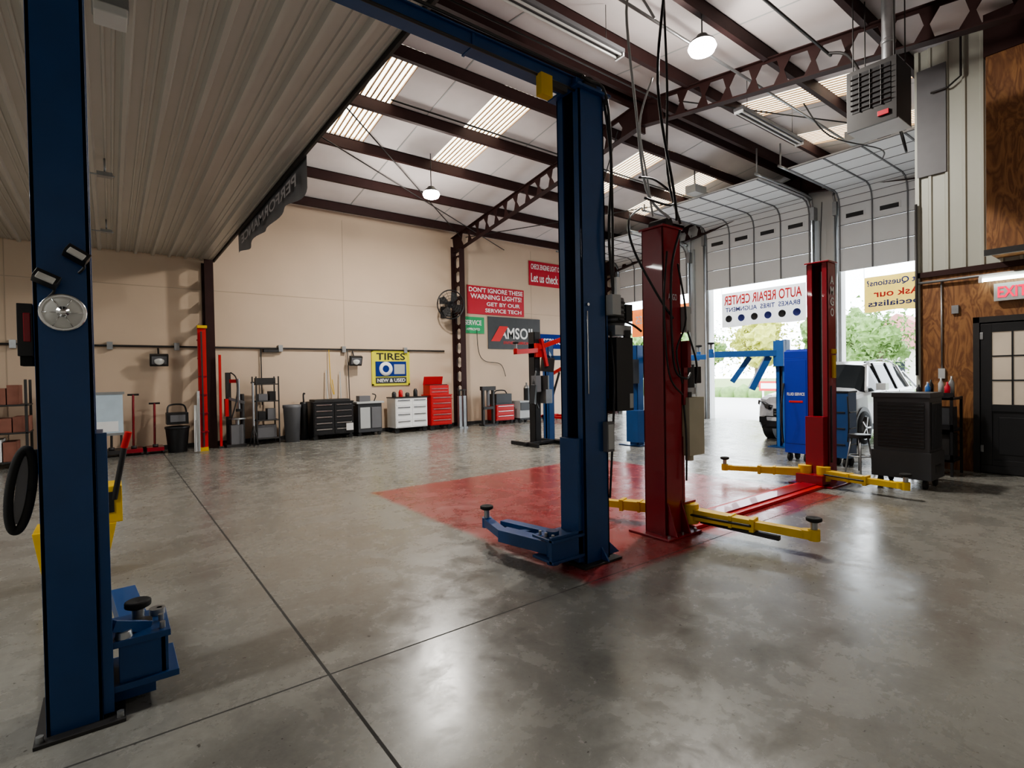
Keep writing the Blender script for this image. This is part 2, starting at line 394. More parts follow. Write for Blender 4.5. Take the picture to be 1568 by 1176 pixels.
# ------------------------------------------------------------------ sectional garage doors
def garage(y0, y1, zt, zb):
    b = B('sectional_garage_door'); X = 15.42; R = .4; g = M['garage']; S = .6
    path = []; z = zb
    while z < zt - R - .1: path.append(V((X, 0, z))); z += S
    path.append(V((X, 0, zt - R)))
    for a in (30, 60, 90): path.append(V((X - R + R * math.cos(math.radians(a)), 0, zt - R + R * math.sin(math.radians(a)))))
    for k in range(1, 5): path.append(V((X - R - S * k, 0, zt)))
    W = y1 - y0
    for i in range(len(path) - 1):
        p, q = path[i], path[i + 1]; mid = (y0 + y1) / 2; d = (q - p); up = V((-d.z, 0, d.x)).normalized()
        b.beam(p + V((0, mid, 0)), q + V((0, mid, 0)) - d * .02, W, .045, g, up=up)
        for k in range(5):
            yy = y0 + .03 + (W - .06) * k / 4
            b.beam(p + V((0, yy, 0)) + up * .03, q + V((0, yy, 0)) + up * .03, .03, .03, M['gline'], up=up)
        b.beam(q + V((0, y0, 0)) + up * .024, q + V((0, y1, 0)) + up * .024, .018, .012, M['gline'], up=up)
    for k in range(4):
        yy = y0 + W * (k + .5) / 4; z = zb + 1.42
        b.box(X - .036, X - .02, yy - .2, yy + .2, z - .055, z + .055, M['black'])
        b.box(X - .032, X - .02, yy - .24, yy + .24, z - .085, z + .085, M['garage'])
    for yy in (y0 - .07, y1 + .07):
        b.tube([(X - .02, yy, 0), (X - .02, yy, zt - R), ], .035, M['galv'], n=6, smooth=False)
        b.tube([(X - .02, yy, zt - R), (X - .14, yy, zt - .12), (X - R, yy, zt + .02), (X - 3.1, yy, zt + .02)], .03, M['galv'], n=6)
        b.tube([(X - 3.0, yy, zt), (X - 3.0, yy, zr(yy) - .2)], .02, M['galv'], n=6)
        b.box(X - .1, X + .12, yy - .05, yy + .05, zt - .6, zt - .25, M['galv'])
    b.tube([(X - .15, y0, zt + .12), (X - .15, y1, zt + .12)], .03, M['dark'], n=8)
    b.tube([(X - .15, y0 + .3, zt + .12), (X - .15, y0 + 1.2, zt + .12)], .06, M['dark'], n=10)
    b.done()
for (y0, y1, zt), zb in zip(doors, (4.15, 4.15, 4.1)): garage(y0, y1, zt, zb)
b = B('trim_door_jambs')
for y in (10.42, 9.88, 6.52, 5.98, 13.58):
    b.box(15.5, 15.6, y - .09, y + .09, 0, 5.6, M['lgrey'])
b.done()

# ------------------------------------------------------------------ outside
b = B('ground_parking_lot'); b.box(XE + .3, 45, -40, 50, -.25, -.04, M['asph']); b.done()
b = B('ground_grass'); b.box(45, 120, -60, 90, -.25, -.03, M['grass']); b.done()
def tree(x, y, h, m, w=2.2):
    b = B('tree'); b.cyl((x, y, -.03), (x, y, h * .55), .18, M['bark'], .1)
    for i in range(4):
        a = i * 1.7; b.cyl((x, y, h * .4), (x + math.cos(a) * w * .5, y + math.sin(a) * w * .5, h * .7), .08, M['bark'], .03)
    rnd = random.Random(int(x * 7 + y * 13)); bm = bmesh.new(); bmesh.ops.create_icosphere(bm, subdivisions=3, radius=1)
    base = [v.co.copy() for v in bm.verts]; fs = [tuple(v.index for v in f.verts) for f in bm.faces]; bm.free()
    for i in range(12):
        c = V((x + rnd.uniform(-w, w) * .7, y + rnd.uniform(-w, w) * .7, h * rnd.uniform(.4, .85))); r = w * rnd.uniform(.22, .4)
        b.add([c + p * r * (1 + .8 * noise.noise(p * 4.1 + c)) for p in base], fs, m)
    for i in range(1500):
        c = V((x + rnd.gauss(0, w * .5), y + rnd.gauss(0, w * .5), h * .62 + rnd.gauss(0, h * .17))); q = [c + V((rnd.uniform(-.16, .16), rnd.uniform(-.16, .16), rnd.uniform(-.16, .16))) for _ in range(3)]
        if c.z > .5: b.add(q, [(0, 1, 2)], m)
    b.done()
tree(36, 24, 5.6, M['leaf'], 2.4); tree(37, 19.6, 5.6, M['leaf2'], 2.3); tree(38, 14.6, 5.4, M['leaf'], 2.2)
tree(34, 11.0, 5.2, M['leaf'], 1.5); tree(34, 7.0, 5.2, M['leaf'], 1.8); tree(38, 30, 5, M['leaf'], 2.4)
b = B('house'); b.box(42, 44.8, 9.5, 15.5, -.04, 2.9, M['cream'])
b.prism([(9, 2.9), (16, 2.9), (12.5, 5.2)], (41.6, 0, 0), (0, 1, 0), (0, 0, 1), (1, 0, 0), 3.3, M['pink'])
for y in (10.5, 12.5, 14.5): b.box(41.96, 42, y - .35, y + .35, .9, 2.0, M['glass'])
b.done()
b = B('hedge')
for i in range(26):
    y = 8 + i * .9; b.lathe((30.5, y, -.04), [(0, .7 + .15 * math.sin(i * 2)), (.4, .6), (.6, .35), (.55, 0)], M['leaf'], n=10)
b.done()
b = B('roadside_sign'); b.box(27, 27.05, 12.2, 14.2, .5, 1.0, M['redb']); b.box(26.98, 27.0, 12.3, 14.1, .62, .9, M['white'])
for y in (12.4, 14): b.box(27, 27.05, y - .04, y + .04, -.04, .5, M['white'])
b.done()

# banners on doors, reversed because they face the street
def doorbanner(name, y0, y1, z0, z1, m, rows, X=15.78):
    b = B(name); n = 10
    vs = []; fs = []
    for i in range(n + 1):
        y = y0 + (y1 - y0) * i / n; dx = .02 * math.sin(i * 1.3)
        vs += [(X + dx, y, z0 - .02 * math.sin(i * .9)), (X + dx, y, z1)]
    for i in range(n): fs.append((2 * i, 2 * i + 1, 2 * i + 3, 2 * i + 2))
    b.add(vs, fs, m)
    for (t, fy, fz, w, h, mm) in rows:
        b.text(t, (X - .03, y0 + (y1 - y0) * fy, z0 + (z1 - z0) * fz), (0, 1, 0), (-1, 0, 0), w, h, mm)
    for yy in (y0, y1): b.tube([(X, yy, z1), (X, yy, z1 + .5)], .006, M['dark'], n=5, smooth=False)
    return b
b = doorbanner('hanging_banner', 6.9, 9.5, 2.95, 4.02, M['ban_w'], [('AUTO REPAIR CENTER', .5, .78, 2.4, .3, M['txtr']), ('BRAKES  TIRES  ALIGNMENT', .5, .5, 2.3, .14, M['txtb'])])
for i in range(6): b.lathe((15.76, 7.15 + i * .42, 3.2), [(.0, 0), (.11, 0), (.11, .01)], M['txtk'] if i % 2 else M['txtb'], axis=(-1, 0, 0), n=14)
b.done()
b = doorbanner('hanging_banner', 4.0, 5.45, 3.0, 3.9, M['ban_y'], [('Got Questions?', .5, .8, 1.3, .18, M['txtb']), ('Ask our', .5, .5, 1.0, .18, M['txtr']), ('Specialists', .5, .2, 1.25, .2, M['txtb'])]); b.done()
doorbanner('hanging_banner', 10.7, 13.2, 2.9, 3.9, M['ban_o'], [('TIRES  BRAKES', .5, .6, 2.1, .3, M['txtw'])]).done()

# ------------------------------------------------------------------ signs on north wall
def wallsign(name, x0, x1, z0, z1, m, rows, frame=None, Y=14.07):
    b = B(name); b.box(x0, x1, Y, YN - .006, z0, z1, m)
    if frame:
        f = .05
        for q in ((x0, x1, z0, z0 + f), (x0, x1, z1 - f, z1), (x0, x0 + f, z0, z1), (x1 - f, x1, z0, z1)): b.box(q[0], q[1], Y - .012, Y, q[2], q[3], frame)
    W = x1 - x0; H = z1 - z0
    for t, fx, fz, w, h, mm in rows: b.text(t, (x0 + W * fx, Y - .001, z0 + H * fz), (1, 0, 0), (0, -1, 0), w * W, h * H, mm)
    return b
b = wallsign('tire_sign', 5.79, 6.94, 1.3, 2.3, M['sig_y'], [('TIRES', .5, .82, .76, .2, M['txtk'])], M['sig_y'])
b.box(5.9, 6.83, 14.055, 14.07, 1.36, 1.53, M['ban_k']); b.box(5.9, 6.83, 14.055, 14.07, 1.56, 1.98, M['ban_b']); b.text('NEW & USED', (6.365, 14.05, 1.445), (1, 0, 0), (0, -1, 0), .85, .1, M['txtw'])
b.lathe((6.2, 14.05, 1.77), [(.1, 0), (.2, 0), (.2, .01), (.1, .01)], M['txtw'], axis=(0, -1, 0)); b.box(6.45, 6.78, 14.045, 14.055, 1.62, 1.9, M['lgrey']); b.done()
wallsign('green_sign', 8.75, 9.6, 2.88, 3.4, M['ban_g'], [('SERVICE', .5, .65, .75, .3, M['txtw']), ('APPROVED', .5, .25, .6, .15, M['txtw'])]).done()
wallsign('warning_lights_banner', 8.98, 11.25, 3.5, 4.4, M['ban_r'], [("DON'T IGNORE THESE", .5, .86, .95, .17, M['txtw']), ('WARNING LIGHTS!', .5, .63, .9, .17, M['txtw']), ('GET BY OUR', .62, .38, .6, .14, M['txtw']), ('SERVICE TECH', .62, .15, .65, .14, M['txtw'])]).done()
b = wallsign('oil_brand_banner', 9.75, 11.95, 2.4, 3.45, M['ban_k'], [('AMSOIL', .55, .5, .7, .36, M['txtw']), ('SYNTHETIC LUBRICANTS', .55, .2, .55, .09, M['txtr'])])
b.prism([(0, 0), (.35, 0), (.7, .5), (.35, .5)], (9.85, 14.06, 2.65), (1, 0, 0), (0, 0, 1), (0, -1, 0), .005, M['txtr']); b.done()
wallsign('oil_check_banner', 11.5, 13.1, 4.62, 5.45, M['ban_r'], [('CHECK ENGINE LIGHT ON?', .5, .78, .9, .22, M['txtw']), ('Let us check it', .5, .32, .9, .36, M['txtw'])]).done()
wallsign('blue_wall_sign', 11.97, 13.2, 2.45, 2.95, M['ban_b'], [('SERVICE', .5, .5, .8, .4, M['txtw'])]).done()

# banner hung on edge of dropped ceiling
b = B('hanging_ceiling_banner'); vs = []; fs = []; n = 36; ya, yb = 6.9, 11.4
for i in range(n + 1):
    y = ya + (yb - ya) * i / n; w = .035 * math.sin(i * .7)
    for k in range(4): vs.append((2.04 + w * k / 3, y, 4.44 - .17 * k - .03 * math.sin(i * .5) * k / 3))
for i in range(n):
    for k in range(3): fs.append((i * 4 + k, i * 4 + k + 1, i * 4 + k + 5, i * 4 + k + 4))
b.add(vs, fs, M['ban_s'], True); b.text('PERFORMANCE', (1.99, 9.0, 4.12), (0, 1, 0), (-1, 0, 0), 3.6, .17, M['txtg'])
b.box(2.01, 2.04, ya, yb, 4.42, 4.48, M['galv']); b.done()

# ------------------------------------------------------------------ lifts
def channel(b, x0, x1, y0, y1, z0, z1, d, m, t=.015):
    if d < 0: web = (x1 - t, x1); lip = (x0, x0 + t)
    else: web = (x0, x0 + t); lip = (x1 - t, x1)
    b.box(web[0], web[1], y0, y1, z0, z1, m); b.box(x0, x1, y0, y0 + t, z0, z1, m); b.box(x0, x1, y1 - t, y1, z0, z1, m)
    b.box(lip[0], lip[1], y0, y0 + .07, z0, z1, m); b.box(lip[0], lip[1], y1 - .07, y1, z0, z1, m)
    xc = (x0 + x1) / 2
    b.box(xc - .02, xc + .02, y0 + .1, y0 + .13, z0 + .1, z1 - .1, M['galv'])
    b.tube([(xc, (y0 + y1) / 2, z0 + .05), (xc, (y0 + y1) / 2, z1 - .1)], .025, M['dark'], smooth=False)
def pad(b, x, y, z, m, r=.065, h=.12):
    b.cyl((x, y, z), (x, y, z + h), .026, M['galv']); b.lathe((x, y, z + h), [(0, 0), (r * .6, 0), (r, .012), (r, .035), (r * .85, .04), (0, .03)], M['rubber'], n=20)
    b.cyl((x, y, z - .07), (x, y, z + .02), .045, m)
def arm(b, p, q, m, w=.13, h=.1, rest=None):
    p = V(p); q = V(q); mid = p.lerp(q, .55); e = (q - p).normalized(); sd = e.cross(V((0, 0, 1)))
    b.cyl(p - V((0, 0, .09)), p + V((0, 0, .09)), .08, m)
    b.beam(p, mid, w, h, m, w * .95, h * .9); b.beam(mid - (q - p) * .05, q, w * .7, h * .68, m)
    b.beam(mid - e * .02, mid + e * .02, w * 1.15, h * 1.15, m); b.beam(mid - e * .2, mid - e * .17, w * 1.1, h * 1.1, m)
    b.tube([p + sd * w * .5, p.lerp(q, .3) + sd * w * .62, mid + sd * w * .6], .012, M['dark'])
    b.cyl(q - e * .05 + V((0, 0, -.03)), q - e * .05 + V((0, 0, .04)), .05, m)
    pad(b, q.x, q.y, q.z + .03, m, .06, .08)

# blue clear-floor lift
b = B('two_post_car_lift'); m = M['blue']; H = 3.72
channel(b, -.25, -.06, 2.95, 3.27, 0, H + .15, 1, m)
b.box(-.29, .02, 2.9, 3.34, 0, .016, M['dark'])
b.box(-.1, -.035, 2.99, 3.23, .03, 1.28, m); b.box(-.06, -.02, 2.96, 2.99, .03, 1.28, m)
b.box(-.05, .23, 2.98, 3.3, .1, .13, m); b.box(-.05, .2, 2.98, 3.3, .3, .33, m); b.box(.0, .18, 3.0, 3.03, .12, .31, m); b.box(.16, .19, 3.0, 3.3, .12, .31, m)
b.box(-.02, .14, 3.06, 3.24, .02, .1, m)
b.cyl((.09, 3.1, .1), (.09, 3.1, .36), .045, M['dark']); b.cyl((.16, 3.22, .1), (.16, 3.22, .36), .035, M['galv'])
b.beam((-.02, 3.0, .4), (.12, 3.08, .33), .03, .05, m); b.lathe((.02, 3.02, .33), [(0, .03), (.03, .03), (.035, 0)], M['galv'], n=12)
pad(b, .08, 3.16, .33, m, .055, .07)
for i, y in enumerate((3.02, 3.12, 3.22)): b.cyl((.17, y, .33), (.17, y, .36), .012, M['galv'])
b.beam((.08, 3.25, .22), (.03, 3.95, .22), .12, .1, m)
for (xx, yy) in ((-.27, 2.93), (0, 2.93)): b.cyl((xx, yy, .016), (xx, yy, .04), .015, M['galv'], n=6)
x0, x1, y0, y1 = 2.93, 3.2, 2.94, 3.2
channel(b, x0, x1, y0, y1, 0, H, -1, m)
b.box(2.86, 3.28, 2.88, 3.28, 0, .018, M['dark'])
b.prism([(0, 0), (.16, 0), (0, .14)], (3.2, 2.98, .018), (1, 0, 0), (0, 0, 1), (0, 1, 0), .015, m)
b.prism([(0, 0), (.08, 0), (0, .1)], (3.1, 2.94, .018), (0, -1, 0), (0, 0, 1), (1, 0, 0), .015, m)
b.box(2.88, 2.95, 2.97, 3.17, .03, 1.0, M['blue'])
b.box(2.6, 2.93, 2.97, 3.0, .08, .28, m); b.box(2.6, 2.93, 2.95, 3.2, .08, .1, m); b.box(2.6, 2.93, 2.95, 3.2, .24, .26, m)
b.cyl((2.7, 3.07, .04), (2.7, 3.07, .3), .05, m)
for yy in (3.0, 3.08, 3.15): b.cyl((2.64, yy, .26), (2.64, yy, .29), .012, M['galv'])
b.beam((2.72, 3.1, .16), (2.62, 3.62, .16), .12, .1, m); b.beam((2.62, 3.6, .16), (2.74, 4.02, .16), .08, .07, m)
b.beam((2.9, 3.18, .18), (2.84, 3.9, .15), .09, .07, m); pad(b, 2.74, 4.03, .18, m, .06, .09); b.beam((2.62, 3.62, .16), (2.86, 3.5, .16), .05, .04, m)
b.box(2.88, 3.25, 2.9, 3.25, H, H + .02, m); b.box(2.93, 3.22, 2.97, 3.17, H, H + .1, m); b.prism([(0, 0), (.14, 0), (0, -.12)], (3.2, 3.0, H), (1, 0, 0), (0, 0, 1), (0, 1, 0), .02, m)
b.box(-.3, 3.24, 3.02, 3.14, 3.74, 3.83, m); b.box(-.3, 3.24, 3.0, 3.16, 3.83, 3.84, m)
b.tube([(-.1, 2.99, 3.72), (2.95, 2.99, 3.72)], .012, M['dark'], smooth=False)
b.tube([(-.1, 3.0, 3.86), (2.7, 3.0, 3.87), (3.0, 2.93, 3.8), (3.22, 2.9, 3.6), (3.24, 2.9, 2.0)], .012, M['dark'])
for x in (1.0, 2.0): b.box(x, x + .02, 3.01, 3.15, 3.735, 3.85, m)
b.box(2.55, 2.66, 2.94, 3.0, 3.56, 3.72, M['yellow']); b.box(2.64, 2.82, 2.95, 2.99, 3.65, 3.69, M['dark'])
b.cyl((3.07, 2.95, 3.78), (3.07, 3.19, 3.78), .07, M['dark'])
b.box(3.2, 3.24, 2.96, 3.2, 1.3, 2.1, m)
b.cyl((3.36, 3.0, 1.9), (3.36, 3.0, 2.1), .085, M['grey']); b.lathe((3.36, 3.0, 2.1), [(.085, 0), (.08, .03), (.03, .045), (0, .045)], M['grey'])
for i in range(5): b.lathe((3.36, 3.0, 1.92 + i * .04), [(.085, 0), (.092, .005), (.092, .015), (.085, .02)], M['dark'])
b.box(3.42, 3.5, 2.92, 3.02, 1.94, 2.08, M['black'])
b.box(3.26, 3.46, 2.9, 3.1, 1.82, 1.9, M['galv']); b.box(3.25, 3.45, 2.88, 3.1, 1.2, 1.8, M['black']); b.cyl((3.4, 2.9, 1.8), (3.4, 2.9, 1.86), .03, M['dark']); b.box(3.4, 3.445, 2.876, 2.88, 1.22, 1.34, M['lgrey'])
b.box(3.2, 3.3, 2.87, 2.96, 1.98, 2.14, M['lgrey']); b.box(3.24, 3.28, 2.86, 2.9, 2.14, 2.28, M['white'])
b.tube([(3.3, 2.9, 1.95), (3.42, 2.85, 1.9), (3.5, 2.83, 1.85)], .01, M['black'])
b.tube([(3.25, 2.9, 2.1), (3.18, 2.88, 2.6), (3.24, 2.9, 3.2), (3.2, 2.93, 3.7)], .012, M['black'])
b.tube([(3.26, 2.95, 1.85), (3.24, 2.9, 1.5), (3.22, 2.9, 1.1), (3.2, 2.93, .5)], .01, M['black'])
b.tube([(2.98, 2.935, 1.35), (2.98, 2.935, 2.0)], .006, M['chrome'], smooth=False); b.cyl((2.98, 2.94, 2.05), (2.98, 2.92, 2.05), .012, M['chrome'])
b.box(3.14, 3.22, 2.89, 2.94, .88, 1.12, M['grey']); b.box(3.15, 3.21, 2.885, 2.9, .9, 1.1, M['lgrey'])
b.done(.004)

b = B('round_work_lamp'); ax = V((.05, -1, .05))
b.lathe((-.155, 2.945, 1.8), [(0, 0), (.05, 0), (.076, .025), (.08, .035), (.076, .042), (.066, .038)], M['chrome'], axis=ax)
b.lathe((-.155, 2.945, 1.8), [(.068, .038), (.05, .048), (0, .052)], M['lens'], axis=ax); b.lathe((-.155, 2.94, 1.8), [(.015, .05), (.022, .055), (.0, .057)], M['chrome'], axis=ax)
for i in range(6): t = i * math.pi / 3; b.tube([(-.155 + .02 * math.cos(t), 2.892, 1.8 + .02 * math.sin(t)), (-.155 + .066 * math.cos(t), 2.9, 1.8 + .066 * math.sin(t))], .002, M['chrome'], n=4, smooth=False)
b.done()
for (x, z, r) in ((-.2, 1.935, .45), (-.1, 2.045, .55)):
    b = B('clamp_work_lamp'); Rm = Matrix.Rotation(r, 3, 'Y') @ Matrix.Rotation(-.4, 3, 'X')
    b.box(x - .045, x + .04, 2.87, 2.925, z - .02, z + .02, M['black'], Rm); b.box(x - .033, x + .028, 2.858, 2.87, z - .013, z + .013, M['lens'], Rm)
    b.cyl((x, 2.92, z), (x, 2.944, z), .016, M['dark']); b.tube([(x, 2.935, z), (x + .02, 2.925, z - .04), (x, 2.935, z - .07)], .006, M['black']); b.done(.003)
b = B('wall_control_box'); b.box(-.305, -.255, 2.98, 3.12, 1.62, 1.84, M['black']); b.box(-.285, -.262, 2.975, 2.98, 1.68, 1.8, M['red']); b.box(-.3, -.26, 3.0, 3.1, 1.58, 1.62, M['rubber']); b.done(.015)
b = B('hanging_arm_pad'); pts = [(-.31 + .035 * math.cos(t) + .02 * math.sin(t), 3.0, 1.06 + .17 * math.sin(t)) for t in [2 * math.pi * i / 14 for i in range(15)]]
b.tube(pts, .016, M['rubber'], n=8); b.beam((-.325, 3.01, .92), (-.295, 3.01, 1.2), .035, .02, M['grey'], up=(0, 1, 0)); b.box(-.31, -.252, 3.0, 3.03, 1.2, 1.225, M['dark']); b.done()

# red floor-plate lift
b = B('two_post_car_lift'); m = M['red']; H = 2.83
channel(b, 4.0, 4.26, 2.98, 3.22, 0, H, 1, m)
b.box(3.9, 4.4, 2.88, 3.34, 0, .02, m); b.box(4.2, 4.32, 3.0, 3.2, .05, .9, m)
b.prism([(0, 0), (.1, 0), (0, .3)], (4.02, 2.98, .02), (0, -1, 0), (0, 0, 1), (1, 0, 0), .015, m); b.prism([(0, 0), (.1, 0), (0, .3)], (4.22, 2.98, .02), (0, -1, 0), (0, 0, 1), (1, 0, 0), .015, m)
for (xx, yy) in ((3.94, 2.91), (4.14, 2.91), (4.34, 2.91)): b.cyl((xx, yy, .02), (xx, yy, .045), .015, M['galv'], n=6)
channel(b, 7.42, 7.66, 2.98, 3.24, 0, H + .08, -1, m)
b.box(7.2, 7.8, 2.86, 3.4, 0, .02, m); b.box(7.3, 7.46, 3.0, 3.22, .05, .9, m); b.box(7.15, 7.45, 2.95, 3.28, .04, .16, m)
b.box(4.4, 7.2, 2.95, 3.27, 0, .035, M['redb']); b.box(4.4, 7.2, 3.02, 3.2, .035, .05, m)
b.box(3.98, 4.28, 2.96, 3.24, H, H + .02, m); b.box(7.4, 7.68, 2.96, 3.26, H + .08, H + .1, m); b.cyl((4.13, 3.0, H + .06), (4.13, 3.2, H + .06), .05, M['dark'])
y = M['yellow']
b.box(4.22, 4.46, 2.98, 3.22, .08, .1, m); b.box(4.22, 4.46, 2.98, 3.22, .26, .28, m)
arm(b, (4.36, 2.98, .17), (4.56, 1.95, .15), y, .12, .1); arm(b, (4.34, 3.22, .17), (4.05, 4.0, .15), y, .12, .1)
arm(b, (7.3, 3.0, .17), (7.25, 2.1, .15), y, .12, .1); arm(b, (7.28, 3.22, .17), (6.92, 4.15, .15), y, .12, .1)
b.beam((4.42, 2.9, .1), (4.5, 2.2, .08), .05, .04, M['dark'])
b.cyl((4.42, 3.05, 1.36), (4.42, 3.05, 1.58), .085, M['black']); b.cyl((4.42, 3.05, 1.3), (4.42, 3.05, 1.36), .1, M['galv']); b.box(4.28, 4.34, 2.97, 3.2, 1.2, 1.7, m)
b.box(4.48, 4.56, 2.97, 3.07, 1.4, 1.56, M['black'])
b.box(4.3, 4.54, 2.93, 3.13, .72, 1.27, M['tank']); b.cyl((4.42, 3.02, .66), (4.42, 3.02, .72), .04, M['tank']); b.cyl((4.36, 2.98, 1.27), (4.36, 2.98, 1.32), .03, M['black'])
b.box(4.26, 4.33, 2.92, 3.0, 1.88, 2.12, M['lgrey']); b.box(4.26, 4.31, 2.91, 2.99, 1.55, 1.8, m)
b.text('AMGO', (4.12, 2.975, 2.2), (1, 0, 0), (0, -1, 0), .13, .06, M['txtg'])
b.tube([(4.35, 2.95, 1.5), (4.2, 2.9, 1.45), (4.1, 2.95, 1.6), (4.05, 2.93, 2.4), (4.15, 2.9, 2.8)], .012, M['black'])
b.tube([(4.28, 2.93, 1.9), (4.3, 2.85, 1.6), (4.36, 2.9, 1.4)], .01, M['black']); b.tube([(4.02, 2.95, 2.6), (3.9, 2.9, 2.1), (4.0, 2.93, 1.5), (4.2, 2.93, 1.3)], .01, M['black'])
b.tube([(4.15, 2.93, 2.5), (4.22, 2.9, 2.0), (4.1, 2.92, 1.7), (4.2, 2.93, 1.4)], .01, M['black'])
b.tube([(4.3, 3, 1.3), (4.26, 2.94, .9), (4.24, 2.93, .5)], .01, M['black'])
for k, ch in enumerate('AMGO'): b.text(ch, (7.53, 2.975, 2.68 - k * .14), (1, 0, 0), (0, -1, 0), .1, .11, M['txtw'])
b.box(7.5, 7.62, 2.955, 2.98, 1.72, 1.78, M['yellow']); b.box(7.52, 7.6, 2.955, 2.98, 1.4, 1.7, M['yellow']); b.box(7.66, 7.72, 3, 3.15, .7, 1.4, M['black']); b.tube([(7.45, 2.96, 1.3), (7.45, 2.96, .3)], .012, M['black'])
b.done(.004)

# back-left lift: black post with raised red arms
b = B('two_post_car_lift'); m = M['black']
channel(b, 7.3, 7.46, 8.8, 9.0, 0, 2.45, 1, m); channel(b, 7.95, 8.12, 9.1, 9.3, 0, 2.3, -1, M['blue'])
b.box(6.95, 7.9, 8.7, 8.78, 0, .08, m); b.box(7.0, 7.06, 8.4, 9.3, 0, .08, m); b.box(7.75, 7.81, 8.4, 9.3, 0, .08, m); b.box(7.81, 8.25, 9.05, 9.4, 0, .02, m); b.box(7.2, 7.6, 8.7, 9.15, 0, .03, m)
b.box(7.3, 7.5, 8.75, 9.0, 1.9, 2.2, M['redb']); b.beam((7.4, 8.8, 2.05), (6.7, 8.7, 2.0), .1, .1, M['redb']); b.beam((7.4, 8.8, 2.1), (7.9, 8.5, 2.3), .1, .1, M['redb']); b.beam((7.45, 8.75, 2.3), (7.55, 8.7, 1.7), .07, .09, M['redb'])
pad(b, 6.72, 8.7, 2.05, M['redb']); b.box(7.2, 7.35, 8.65, 8.8, 1.15, 1.5, M['grey']); b.cyl((7.5, 8.7, 1.2), (7.5, 8.7, 1.5), .09, M['dark']); b.box(7.44, 7.62, 8.6, 8.8, .9, 1.2, M['galv'])
b.beam((7.5, 8.8, 1.75), (7.75, 8.7, 1.72), .14, .3, m); b.beam((7.2, 8.7, 1.3), (7.1, 8.65, .9), .12, .1, m)
b.tube([(7.3, 8.75, 1.6), (7.15, 8.7, 1.2), (7.3, 8.7, .8)], .02, M['black']); b.beam((8, 9.1, 1.9), (8.6, 8.9, 1.9), .12, .1, M['blue']); b.beam((8, 9.1, 1.9), (7.75, 8.9, 2.0), .1, .1, M['blue'])
b.done(.004)
# back-right blue lift with raised arms
b = B('two_post_car_lift'); m = M['bluel']
channel(b, 8.75, 8.95, 7.2, 7.42, 0, 2.1, 1, M['blue']); channel(b, 10.5, 10.68, 4.98, 5.18, 0, 2.12, -1, m)
b.box(8.6, 9.1, 7.05, 7.6, 0, .02, M['blue']); b.box(10.38, 10.8, 4.86, 5.3, 0, .02, M['blue'])
b.box(8.95, 9.1, 7.2, 7.42, 1.5, 2.1, M['blue']); b.box(10.4, 10.5, 4.98, 5.18, 1.6, 2.1, m)
b.beam((9.05, 7.3, 1.82), (9.9, 6.5, 1.82), .14, .12, m); b.beam((9.05, 7.25, 1.82), (9.7, 6.2, 1.82), .12, .1, m)
b.beam((10.5, 5.1, 1.86), (9.75, 6.05, 1.86), .14, .12, m); b.beam((10.55, 5.15, 1.86), (10.05, 6.35, 1.86), .12, .1, m)
b.beam((10.3, 5.6, 1.8), (10.15, 5.9, 1.3), .14, .1, m); b.beam((10.45, 5.3, 1.8), (10.25, 5.55, 1.15), .16, .12, m); b.beam((9.2, 6.9, 1.8), (9.4, 6.9, 1.3), .14, .1, m)
pad(b, 9.9, 6.5, 1.92, m); pad(b, 9.72, 6.1, 1.95, m); b.box(8.5, 8.75, 7.0, 7.3, .1, .75, M['blue'])
b.box(8.55, 8.75, 7.15, 7.35, 1.3, 1.8, M['black']); b.done(.004)

# ------------------------------------------------------------------ car
b = B('car'); X0 = 11.1; YC = 5.08
st = [(0, .62, .42, .66, .68, .5), (.05, .78, .32, .80, .82, .6), (.2, .87, .27, .92, .95, .68), (.6, .92, .26, .99, 1.04, .72), (1.08, .93, .26, 1.04, 1.12, .74),
      (1.82, .93, .26, 1.07, 1.6, .62), (2.2, .93, .26, 1.08, 1.67, .62), (3.0, .93, .26, 1.08, 1.68, .62), (3.6, .92, .26, 1.1, 1.62, .6), (4.0, .9, .28, 1.1, 1.48, .58), (4.18, .86, .35, 1.05, 1.12, .62), (4.25, .8, .45, .95, .97, .6)]
rings = []
for s_, hw, zs, zb, zt, hr in st:
    h = [(hw * .93, zs), (hw, zs + .14), (hw, (zs + zb) / 2), (hw * .985, zb - .06), (hw * .95, zb), (hr + .04, zt - .06), (hr - .06, zt), (hr * .4, zt + .025)]
    rings.append([V((X0 + s_, YC - a, z)) for a, z in h] + [V((X0 + s_, YC + a, z)) for a, z in reversed(h)])
n = len(rings[0]); allv = [p for r in rings for p in r]
for i in range(len(rings) - 1):
    for k in range(n - 1):
        f = (i * n + k, i * n + k + 1, (i + 1) * n + k + 1, (i + 1) * n + k)
        quad = [allv[j] for j in f]; gl = False
        if k in (4, n - 6) and 4 <= i <= 8: gl = True
        if 5 <= k <= n - 7 and i in (4, 9): gl = True
        mm = M['glass'] if gl else (M['black'] if k in (0, n - 2) else M['carw'])
        b.add(quad, [(0, 1, 2, 3)], mm, True)
b.add(rings[0], [tuple(range(n))], M['carw']); b.add(rings[-1], [tuple(reversed(range(n)))], M['carw'])
b.add([rings[i][0] for i in range(len(rings))] + [rings[i][-1] for i in reversed(range(len(rings)))], [tuple(range(2 * len(rings)))], M['black'])
